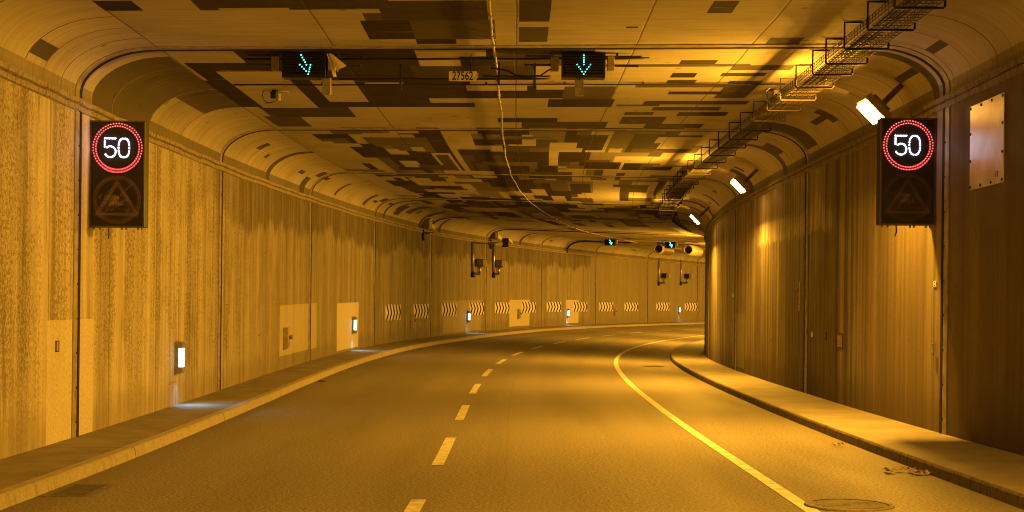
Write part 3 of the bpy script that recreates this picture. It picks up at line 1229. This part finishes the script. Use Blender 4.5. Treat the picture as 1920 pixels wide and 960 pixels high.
r_ = empty('ceiling_camera', frame(3.45, 1.80, CEIL_Z), 'black ceiling camera with a looped cable near the left lane signal', 'camera')
mb = MB()
mb.cyl((0, 0, -.05), .045, .10, 'z', 0)
mb.box((.0, -.05, -.07), (.085, .20, .10), 0, Matrix.Rotation(R(12), 3, 'X'), .012)
mb.build('camera_body', M['black'], r_)
mb = MB()
mb.cyl((.05, .02, -.10), .035, .10, 'z', 0)
mb.build('joint', M['tan'], r_)
mb = MB()
mb.tube([(.02, -.02, -.17)] + loop((-.075, -.02, -.075), .10, 20, -60, -300) + [(.05, 0, .0)], .006)
mb.build('cable', M['black'], r_)
mb = MB()
mb.cyl((.06, .12, -.008), .13, .014, 'z', 0)
mb.build('base_plate', M['tan'], r_)

r_ = empty('ceiling_camera', frame(3.3, 9.06, 4.62), 'camera inside a pale cable ring left of the cable tray', 'camera')
mb = MB()
mb.tube(loop((-.02, 0, 0), .105, 28)[:-1], .009, closed=True)
mb.build('cable_ring', M['galv'], r_)
mb = MB()
mb.box((.03, .04, .02), (.09, .16, .12), 0, None, .012)
mb.cyl((.05, -.05, -.045), .04, .1, 'z', 0)
mb.build('camera_body', M['tan'], r_)
mb = MB()
mb.tube([(.05, .05, .03), (.05, .05, .10)], .014)
mb.build('stem', M['galv'], r_)

# junction wedge fittings beside each of the visible lamps
first = None
for k, s in enumerate((2.3, 14.2, 26.1)):
    mx = frame(s, 9.72, 4.52)
    lb = ['pale wedge shaped light shield beside the near end of the cable tray',
          'second wedge shaped light shield, above the middle lamp',
          'smallest wedge shaped light shield, above the farthest visible lamp'][k]
    if first is None:
        first = empty('light_shield', mx, lb, 'light shield', 'wedge shields beside the lamps')
        mb = MB()
        A = [(-.16, -.16, .10), (.16, -.16, -.02), (.14, -.16, -.06), (-.18, -.16, .02)]
        B = [(q[0] + .02, .22, q[2] + .02) for q in A]
        mb.quad(A[::-1])
        mb.quad(B)
        for i in range(4):
            mb.quad([A[i], A[(i + 1) % 4], B[(i + 1) % 4], B[i]])
        mb.build('shield', M['tan'], first)
        mb = MB()
        mb.tube([(-.1, 0, .06), (-.1, 0, .2)], .014)
        mb.box((-.15, .02, .10), (.12, .12, .10), 0)
        mb.build('bracket', M['dark'], first)
    else:
        copy_thing(first, mx, lb)

# ------------------------------------------------------------------ cable tray
def build_tray():
    sa, sb = -14.0, 30.0
    root = empty('cable_tray', frame(0, 9.22, 4.5), 'wire mesh cable tray on U brackets along the right of the ceiling', 'cable tray')
    inv = root.matrix_world.inverted()
    oA, oB, zb, zt = 9.02, 9.42, 4.46, 4.58
    ss = frange(sa, sb, .5)
    mb = MB(inv)
    for o, z in [(oA, zt), (oA, zt - .04), (oA, zt - .08), (oB, zt), (oB, zt - .04), (oB, zt - .08)] + [(oA + (oB - oA) * k / 5, zb) for k in range(6)]:
        mb.tube([W(s, o, z) for s in ss], .0055, 4)
    for s in frange(sa, 22.0, .13):
        mb.tube([W(s, oA, zt), W(s, oA, zb), W(s, oB, zb), W(s, oB, zt)], .0046, 4)
    mb.build('wire_basket', M['wire'], root)
    mb = MB(inv)
    for dx, dz, r in ((.06, .02, .011), (.10, .02, .014), (.15, .018, .009), (.21, .02, .013), (.13, .045, .010)):
        mb.tube([W(s, oA + dx + .012 * math.sin(s * .9 + dx * 30), zb + dz + .006 * math.sin(s * 1.7 + dz * 90)) for s in ss], r, 6)
    mb.build('tray_cables', M['black'], root)
    s = -13.6
    k = 0
    steps = [-13, -11.5, -10, -8.7, -7.3, -6, -4.75, -3.6, -2.55, -1.5, -.55, .2, 1.25, 2.35, 3.4, 4.6, 5.9, 7.2]
    while steps[-1] < 29:
        steps.append(steps[-1] + 1.35)
    for s in steps:
        mb = MB(inv)
        mb.tube([W(s, oA + .16, CEIL_Z - .01), W(s, oA - .045, CEIL_Z - .01), W(s, oA - .045, zb - .03), W(s, oA - .03, zb - .045),
                 W(s, oB + .03, zb - .045), W(s, oB + .045, zb - .03), W(s, oB + .045, zb + .03)], .0125, 6)
        mb.build('tray_bracket', M['side'] if 2.0 < s < 4.8 else M['dark'], root)  # paler brackets near the first lamp carry its light in their colour
    # the tray ends in a dark drop with bundled cables
    mb = MB(inv)
    for q in range(9):
        o = oA + .03 + q * .042
        mb.tube([W(28, o, zb + .03), W(30, o, zb), W(31.5, o + .02, zb - .05), W(34, o + .10, zb + .02), W(38, o + .1, zb + .12), W(46, o + .15, 4.66)], .020, 6)
    mb.build('cable_bundle', M['black'], root)
    return root


build_tray()

# leaky feeder along the middle of the ceiling
root = empty('feeder_cable', frame(0, 5.05, 4.66), 'pale clipped cable running lengthwise under the middle of the ceiling', 'cable')
inv = root.matrix_world.inverted()


def feeder_o(s):
    return float(np.interp(s, [-46, -2.5, 5.5, 10, 19, 27, 37, 48, 55, 64, 80], [5.0, 5.04, 5.085, 5.06, 5.01, 4.99, 5.0, 4.6, 4.5, 4.15, 4.0]))


mb = MB(inv)
rr = random.Random(9)
pts = []
for s in frange(-20, 72, .32):
    pts.append(W(s, feeder_o(s) + rr.uniform(-.004, .004) + .008 * math.sin(s * 1.3), 4.672 + rr.uniform(-.003, .003)))
mb.tube(pts, .0135, 8)
mb.build('feeder', M['cable'], root)
for s in [-3.0, -2.2, -1.55, -1.05, -.5, .15, .75, 1.5, 2.2, 2.9, 3.7, 4.5, 5.4, 6.3, 7.3, 8.4, 9.6] + [11 + 1.6 * k for k in range(22)]:
    mb = MB(inv)
    c = W(s, feeder_o(s), 4.68)
    mb.box(c, (.050, .022, .05), 0)
    mb.build('cable_clip', M['grey'] if s < 10 else M['dark'], root)

# ------------------------------------------------------------------ red and white curve plates
PL, PH = 2.6, .54


def clip(poly, x, keep_gt):
    out = []
    for i in range(len(poly)):
        a, b = poly[i], poly[(i + 1) % len(poly)]
        ia = (a[0] > x) == keep_gt
        ib = (b[0] > x) == keep_gt
        if ia:
            out.append(a)
        if ia != ib:
            t = (x - a[0]) / (b[0] - a[0])
            out.append((x, a[1] + (b[1] - a[1]) * t))
    return out


def make_chevron(label, mx):
    root = empty('chevron_plate', mx, label, 'chevron plate', 'chevron plates along the curved left wall')
    mb = MB()
    mb.box((.012, 0, 0), (.016, PL, PH), 0)
    pl = mb.build('plate', M['white'], root)
    mb = MB()
    per = PL / 5.0
    dpt = .30
    for k in range(-1, 6):
        y0 = -PL / 2 + k * per + .06
        for sg in (1, -1):
            # tips point to larger y (downstream), seen as pointing right
            poly = [(y0 + dpt * 1.0, 0), (y0 + per * .40 + dpt, 0), (y0 + per * .40, sg * PH / 2), (y0, sg * PH / 2)]
            poly = clip(poly, -PL / 2, True)
            if len(poly) >= 3:
                poly = clip(poly, PL / 2, False)
            if len(poly) >= 3:
                pp = [(.0235, q[0], q[1]) for q in poly]
                mb.quad(pp)
    mb.build('chevrons', M['red'], pl)
    return root


chev = [31.5, 36.45, 41.55, 46.5, 51.05, 55.8, 60.35, 65.15, 70.0, 74.75, 80.9, 86.6]
c0 = None
for i, s in enumerate(chev):
    lb = ['leftmost red and white chevron plate, alone between two wall joints',
          'second chevron plate from the left, just right of a small socket box',
          'third chevron plate from the left on the curved wall',
          'fourth chevron plate from the left, right of a lit escape light',
          'fifth chevron plate from the left, beyond the first pair of detectors',
          'sixth chevron plate from the left, beside a pale repaired wall patch',
          'seventh chevron plate from the left, left of a lit escape light',
          'eighth chevron plate from the left on a pale patch edge',
          'ninth chevron plate from the left, touching a small socket box',
          'tenth chevron plate from the left on the smooth pale wall section',
          'eleventh chevron plate from the left, below the far detectors',
          'last chevron plate, closest to the edge of the right wall'][i]
    mx = frame(s, 0, 1.02 if i < 10 else 1.05)
    if c0 is None:
        c0 = make_chevron(lb, mx)
    else:
        copy_thing(c0, mx, lb)

# ------------------------------------------------------------------ escape lights and socket boxes on the left wall
e0 = None
for i, (s, z) in enumerate(((5.14, .75), (24.7, .74), (44.85, .70), (62.8, .67), (84.1, .83))):
    mx = frame(s, 0, z)
    lb = ['nearest lit greenish white escape light low on the left wall',
          'second lit escape light, on a pale rectangle of the left wall',
          'third lit escape light, between the third and fourth chevron plates',
          'fourth lit escape light, on the narrow pale patch between chevron plates',
          'farthest lit escape light, between the last two chevron plates'][i]
    if e0 is None:
        e0 = empty('escape_light', mx, lb, 'escape light', 'lit escape lights low on the left wall')
        mb = MB()
        oc = [(0, -.20), (.10, -.20), (.10, .20), (0, .20)]
        oc = [(.0, -.25), (.095, -.25), (.125, -.21), (.125, .21), (.095, .25), (.0, .25)]
        for yy, fl in ((-.10, 1), (.10, -1)):
            mb.quad([(x, yy, z) for x, z in oc][::fl])
        for k in range(6):
            a, b = oc[k], oc[(k + 1) % 6]
            mb.quad([(a[0], -.10, a[1]), (a[0], .10, a[1]), (b[0], .10, b[1]), (b[0], -.10, b[1])])
        hs = mb.build('back_box', M['grey'], e0)
        mb = MB()
        mb.box((.096, -.028, 0), (.066, .150, .30), 0, None, .006)
        mb.build('lit_cover', M['emlight'], hs)
        ld = bpy.data.lights.new('escape_beam', 'AREA')
        ld.shape = 'RECTANGLE'
        ld.size, ld.size_y = .06, .12
        ld.energy = 1.1
        ld.color = (.35, .75, 1.0)
        ld.spread = R(125)
        lo = bpy.data.objects.new('escape_beam', ld)
        col_main.objects.link(lo)
        lo.parent = e0
        lo.matrix_local = Matrix.Translation((.07, 0, -.27)) @ Matrix.Rotation(R(-38), 4, 'Y')
    else:
        copy_thing(e0, mx, lb)

b0 = None
for i, (s, z) in enumerate(((15.04, .70), (34.75, .68), (53.92, .70), (71.57, .74))):
    mx = frame(s, 0, z)
    lb = ['nearest socket box with a round knob, on a faint pale patch of the left wall',
          'second socket box with a knob, just before the second chevron plate',
          'third socket box, on the pale patch beside the sixth chevron plate',
          'farthest socket box, at the right end of the ninth chevron plate'][i]
    if b0 is None:
        b0 = empty('socket_box', mx, lb, 'socket box', 'socket boxes low on the left wall')
        mb = MB()
        mb.box((.06, 0, 0), (.12, .22, .48), 0, None, .012)
        cs = mb.build('casing', M['tan'], b0)
        mb = MB()
        mb.cyl((.14, 0, .02), .042, .08, 'x', 0, 16)
        mb.cyl((.185, 0, .02), .052, .03, 'x', 0, 16)
        mb.build('knob', M['grey'], cs)
        mb = MB()
        mb.box((.124, 0, -.14), (.012, .14, .10), 0)
        mb.build('cover_flap', M['grey'], cs)
    else:
        copy_thing(b0, mx, lb)

# small flat plates
def small_plate(s, o, z, ln, h, label, material, name='wall_plate', cat='plate', th=.012):
    sgn = 1 if o < 5 else -1
    r_ = empty(name, frame(s, o, z), label, cat)
    mb = MB()
    mb.box((sgn * th / 2, 0, 0), (th, ln, h), 0, None, .003)
    pl = mb.build('plate', material, r_)
    for zz in (h / 2 - .02, -h / 2 + .02):
        mb = MB()
        mb.cyl((sgn * (th + .003), 0, zz), .008, .008, 'x', 0, 8)
        mb.build('screw', M['dark'], pl)
    return r_


def framed_hatch(s, o, z, ln, h, label):
    r_ = empty('wall_hatch', frame(s, o, z), label, 'hatch')
    sgn = 1 if o < 5 else -1
    mb = MB()
    for dz in (h / 2, -h / 2):
        mb.box((sgn * .006, 0, dz), (.012, ln + .015, .012), 0)
    for dy in (ln / 2, -ln / 2):
        mb.box((sgn * .006, dy, 0), (.012, .012, h - .012), 0)
    mb.build('rim', M['dark'], r_)
    mb = MB()
    mb.box((sgn * .003, 0, 0), (.006, ln - .01, h - .01), 0)
    mb.build('cover', M['tan'], r_)
    return r_


framed_hatch(-.78, 0, 1.125, .10, .12, 'tiny framed hatch on the pale patch at the left edge of the picture')
framed_hatch(5.55, WID, 1.01, .40, .22, 'pale framed plate low on the right wall right of the seam')
small_plate(.29, WID - .03, 1.02, .10, .15, 'small grey plate low on the right wall beside the near joint', M['grey'])
small_plate(.32, WID - .0, 1.83, .12, .075, 'tiny pale plate at mid height beside the near joint on the right wall', M['white'])
small_plate(7.82, WID, 1.065, .09, .09, 'tiny pale tag low on the right wall just before the middle joint', M['white'])
small_plate(18.95, WID, 1.85, .25, .08, 'tiny pale tag on the right wall near the far bend', M['white'])
small_plate(6.6, WID, 1.06, .06, .14, 'slim dark tag on the right wall between the middle joint and the framed plate', M['dark'])
small_plate(9.35, WID, 1.87, .16, .07, 'tiny tag beside the ruler strip on the right wall', M['grey'])


def ruler(s, o, z, h, label, pale):
    sgn = 1 if o < 5 else -1
    r_ = empty('ruler_strip', frame(s, o, z), label, 'marker strip', 'marked strips on the walls')
    mb = MB()
    mb.box((sgn * .003, 0, 0), (.006, .11, h), 0)
    mb.build('strip', M['plate'] if pale else M['side'], r_)
    mb = MB()
    n = 17
    for k in range(n):
        zz = -h / 2 + h * (k + .5) / n
        mb.box((sgn * .0075, .02 if k % 2 else -.01, zz), (.003, .07 if k % 5 else .10, h / n * .5), 0)
    mb.build('marks', M['ink'] if pale else M['white'], r_)


ruler(9.02, 0, 1.83, .61, 'narrow vertical strip of black marks on the left wall past the second joint', True)
ruler(9.02, WID, 1.74, .55, 'narrow vertical strip of pale marks on the right wall past the middle joint', False)

# metal cover sheet on the right wall
r_ = empty('cover_sheet', frame(-1.58, WID, 3.35), 'square bolted metal sheet high on the right wall reflecting the speed sign', 'metal cover')
mb = MB()
mb.box((-.010, 0, 0), (.014, 1.14, .96), 0, None, .003)
sh = mb.build('sheet', M['sheet'], r_)
for (y, z) in [(-.54, -.45), (-.54, -.15), (-.54, .16), (-.54, .45), (.54, -.45), (.54, -.15), (.54, .16), (.54, .45), (-.18, .45), (.18, .45), (-.18, -.45), (.18, -.45)]:
    mb = MB()
    mb.cyl((-.021, y, z), .016, .010, 'x', 0, 8)
    mb.build('bolt', M['dark'], sh)
text_mesh('5 0', .085, 'painted_number', M['ink'], r_, Matrix.Translation((-.0185, -.36, -.38)) @ Matrix.Rotation(R(-90), 4, 'Z') @ Matrix.Rotation(R(90), 4, 'X'), 1.0, .0008)

# bolts down the near joint covers
for wallobj, o, sgn in ((wall_l, .012, 1), (wall_r, WID - .012, -1)):
    mb = MB()
    for z in [.18 + .42 * k for k in range(10)]:
        mb.cyl(W(-.065, o + sgn * .003, z), .011, .010, 'x', 0, 8)
        mb.cyl(W(8.46 - .065, o + sgn * .003, z), .011, .010, 'x', 0, 8)
    mb.build('cover_bolts', M['dark'], wallobj)

# ------------------------------------------------------------------ detectors on arms along the left wall
def arm_detector(mx, label, top, boxdark, arm=.55):
    r_ = empty('arm_detector', mx, label, 'detector', 'box detectors on arms high on the left wall')
    # origin on wall at z 2.5; x out of wall, y along
    mb = MB()
    mb.tube([(.06, 0, top), (.07, 0, 0)], .055, 10)
    mb.build('riser_pipe', M['galv'], r_)
    mb = MB()
    mb.tube([(.05, 0, 0), (.05, .2, .05), (.10, arm * 2, .07)], .05, 8)
    mb.tube([(.07, 0, .10), (.07, 0, -.12)], .085, 10)
    mb.build('arm', M['dark'], r_)
    mb = MB()
    mb.tube([(.10, arm * 2, .05), (.10, arm * 2, .42)], .055, 8)
    mb.build('upright', M['galv'], r_)
    mb = MB()
    mb.box((.20, arm * 2 - .1, .55), (.34, .55, .32), 0, None, .015)
    mb.build('sensor_box', M['side'], r_)
    mb = MB()
    mb.box((.22, arm * 2 - .395, .55), (.30, .03, .27), 0)
    mb.build('sensor_front', M['dark'] if boxdark else M['grey'], r_)
    mb = MB()
    mb.box((.20, arm * 2 + .55, .55), (.02, .70, .30), 0)
    mb.build('back_panel', M['tan'], r_)
    return r_


arm_detector(frame(45.5, 0, 2.52), 'left one of the middle pair of box detectors, left of the joint pipe', 1.42, False)
arm_detector(frame(49.25, 0, 2.55), 'right one of the middle pair of box detectors, below a floodlight', 1.50, False, .4)
arm_detector(frame(79.9, 0, 2.56), 'left one of the far pair of small dark box detectors', 1.62, True, .5)
arm_detector(frame(84.3, 0, 2.64), 'right one of the far pair of small dark box detectors', 1.65, True, .6)


def floodlight(mx, label, tilt):
    r_ = empty('wall_floodlight', mx, label, 'floodlight', 'unlit box fittings at the top of the left wall')
    mb = MB()
    mb.box((.16, 0, .10), (.28, .34, .34), 0, Matrix.Rotation(R(tilt), 3, 'X'), .02)
    mb.build('housing', M['side'], r_)
    mb = MB()
    mb.box((.18, .34, .10), (.24, .05, .36), 0, Matrix.Rotation(R(tilt - 14), 3, 'X'))
    mb.box((.18, .75, .0), (.20, .62, .16), 0, Matrix.Rotation(R(-6), 3, 'X'))
    mb.build('shield', M['plate'], r_)
    mb = MB()
    mb.tube([(.04, -.08, -.12), (.05, -.05, -.55)], .05, 8)
    mb.quad([(.02, .02, -.22), (.30, .55, -.22), (.30, .55, -.17), (.02, .02, -.36)])
    mb.build('bracket', M['dark'], r_)
    return r_


floodlight(frame(36.6, 0, 4.22), 'unlit box fitting with a slanted shield, leftmost at the wall top', 12)
floodlight(frame(48.8, 0, 4.30), 'unlit box fitting above the right detector of the middle pair', 12)
r_ = empty('wall_floodlight', frame(51.0, 0, 4.05), 'unlit dark box fitting with a pale top, right of the middle joint', 'floodlight', 'unlit box fittings at the top of the left wall')
mb = MB()
mb.box((.16, 0, .06), (.28, .16, .42), 0, None, .015)
mb.build('housing', M['dark'], r_)
mb = MB()
mb.box((.18, .48, .16), (.22, .72, .10), 0, Matrix.Rotation(R(-12), 3, 'X'))
mb.box((.16, .22, -.05), (.06, .10, .22), 0)
mb.build('shield', M['plate'], r_)

# conduit arcs climbing the haunch near the middle joints
def arc_pipe(s0, s1, label, r, z0, material, oend):
    pts = [W(s0, .05, z0), W(s0, .05, 4.15)]
    n = len(HP)
    for k in range(2, n):
        pts.append(W(s0 + (s1 - s0) * k / n, HP[k][0] + .04, HP[k][1] - .04))
    pts.append(W(s1, oend, CEIL_Z - .04))
    mb = MB()
    mb.tube(pts, r, 8)
    return tag(mb.build('conduit', material, None, origin=pts[0]), label, 'conduit')


arc_pipe(37.3, 38.9, 'thin conduit climbing the left haunch behind the leftmost box fitting', .018, 4.15, M['dark'], 1.4)
arc_pipe(48.4, 48.9, 'conduit bending from the middle joint onto the ceiling', .022, 3.9, M['dark'], 9.0)
arc_pipe(62.5, 62.9, 'black conduit bending up the haunch towards the far lane signals', .040, 4.0, M['black'], 3.6)
mb = MB()
mb.tube([W(45.5, .06, 3.94), W(47, .06, 3.95), W(49.2, .06, 4.0)], .035, 8)
tag(mb.build('conduit', M['dark'], None, origin=W(45.5, 0, 3.95)), 'short level conduit joining the middle pair of detectors', 'conduit')

# ------------------------------------------------------------------ jet fans
def jet_fan(mx, label):
    r_ = empty('jet_fan', mx, label, 'jet fan', 'jet fans under the far ceiling')
    n = 28
    mb = MB()
    ro, ri = .28, .19
    prof = [(-1.3, .215), (-1.28, .27), (-1.1, ro), (1.1, ro), (1.3, .25), (1.3, .215), (1.1, ri), (-1.1, ri), (-1.3, .215)]
    for i in range(n):
        a0, a1 = 2 * math.pi * i / n, 2 * math.pi * (i + 1) / n
        for (y0, r0), (y1, r1) in zip(prof, prof[1:]):
            mb.quad([(r0 * math.cos(a0), y0, r0 * math.sin(a0)), (r1 * math.cos(a0), y1, r1 * math.sin(a0)),
                     (r1 * math.cos(a1), y1, r1 * math.sin(a1)), (r0 * math.cos(a1), y0, r0 * math.sin(a1))], 0, None, False)
    mb.build('casing', M['fan'], r_)
    mb = MB()
    mb.cyl((0, -.9, 0), .075, .5, 'y', 0, 16)
    for k in range(3):
        a = 2 * math.pi * k / 3 + .4
        mb.box((.11 * math.cos(a), -.9, .11 * math.sin(a)), (.22, .03, .03), 0, Matrix.Rotation(-a, 3, 'Y'))
    mb.build('hub', M['dark'], r_)
    mb = MB()
    for k in range(8):
        a = 2 * math.pi * k / 8
        mb.box((.115 * math.cos(a), -.6, .115 * math.sin(a)), (.15, .02, .06), 0, Matrix.Rotation(-a, 3, 'Y') @ Matrix.Rotation(R(35), 3, 'X'))
    mb.build('blades', M['iron'], r_)
    for yy in (-.8, .8):
        mb = MB()
        mb.box((0, yy, .30), (.40, .06, .06), 0)
        mb.build('hanger', M['dark'], r_)
    return r_


jet_fan(frame(62.8, 5.45, 4.37), 'left pale jet fan tube under the far ceiling beyond the lane signals')
jet_fan(frame(62.8, 7.05, 4.37), 'right pale jet fan tube partly behind the right wall edge')

# ------------------------------------------------------------------ covers and litter on the ground
def disc_cover(s, o, z, r, label, name='manhole_cover', cat='manhole cover'):
    r_ = empty(name, frame(s, o, z), label, cat)
    mb = MB()
    n = 40
    for i in range(n):
        a0, a1 = 2 * math.pi * i / n, 2 * math.pi * (i + 1) / n
        for ra, rb, h0, h1 in ((r * .88, r, .012, .010), (r, r * 1.02, .010, -.004)):
            mb.quad([(ra * math.cos(a0), ra * math.sin(a0), h0), (rb * math.cos(a0), rb * math.sin(a0), h1),
                     (rb * math.cos(a1), rb * math.sin(a1), h1), (ra * math.cos(a1), ra * math.sin(a1), h0)])
    mb.build('rim', M['grate'], r_)
    mb = MB()
    mb.cyl((0, 0, 0), r * .86, .016, 'z', 0, 36)
    for k in range(-3, 4):
        w = math.sqrt(max(0, (r * .8) ** 2 - (k * r * .2) ** 2)) * 2
        mb.box((0, k * r * .2, .009), (w, r * .07, .004), 0)
    mb.build('lid', M['grate'], r_)


disc_cover(-5.72, 8.10, -KERB_H + .004, .36, 'round manhole cover at the bottom edge beside the solid line')
disc_cover(22.4, 8.75, -KERB_H + .004, .30, 'small dark manhole cover beyond the bend of the solid line')

r_ = empty('drain_grate', frame(-4.35, KL + .27, -KERB_H), 'iron drain grate against the left kerb', 'drain grate')
mb = MB()
mb.box((0, 0, .004), (.46, .84, .012), 0)
mb.build('frame', M['grate'], r_)
mb = MB()
for k in range(14):
    mb.box((0, -.37 + k * .057, .010), (.30, .010, .004), 0)
mb.build('slots', M['grate'] if False else M['iron'], r_)

for s, o, sc, lb in ((16.0, KL + .12, .16, 'small dark lump of grit at the left kerb edge'), (12.6, KL + .15, .2, 'low dark drain rim by the left kerb'),):
    r_ = empty('road_stud', frame(s, o, -KERB_H), lb, 'grit')
    mb = MB()
    mb.dome((0, 0, .01), sc * .35, 0, (1, 1.4, .35))
    mb.dome((.04, .06, .01), sc * .22, 0, (1.2, 1, .4))
    mb.build('lump', M['iron'] if s < 14 else M['grey'], r_)


def litter(s, o, label, seed, big, group=None):
    rg = random.Random(seed)
    mx = frame(s, o, -KERB_H)
    mb = MB(mx)
    n = 12 if big else 4
    for k in range(n):
        cx, cy_ = rg.uniform(-.16, .16) * (1 if big else .4), rg.uniform(-.14, .14) * (1 if big else .4)
        a = rg.uniform(0, 6.28)
        L, w = rg.uniform(.03, .07), rg.uniform(.015, .032)
        pts = []
        z0 = .012 + rg.uniform(0, .02)
        for (u, v, h) in ((-1, 0, .3), (-.4, 1, .1), (.4, .9, .0), (1, 0, 1), (.4, -.9, .2), (-.4, -1, 0)):
            x, y = u * L, v * w
            pts.append((cx + x * math.cos(a) - y * math.sin(a), cy_ + x * math.sin(a) + y * math.cos(a), z0 + h * .035))
        c = (cx, cy_, z0 + .004)
        for i in range(6):
            mb.quad([c, pts[i], pts[(i + 1) % 6]])
    org = mx.translation
    o_ = mb.build('litter', M['leaf'], None, origin=org)
    so = o_.modifiers.new('solid', 'SOLIDIFY')
    so.thickness = .002
    tag(o_, label, 'litter', group)


litter(-3.30, 9.15, 'crumpled pale leaves or paper on the road, left clump by the right kerb', 1, True)
litter(-3.45, 9.31, 'crumpled pale scraps touching the right kerb, right clump', 2, True)
litter(-.5, 9.2, 'tiny pale scrap beside the right kerb in the road shadow', 3, False)
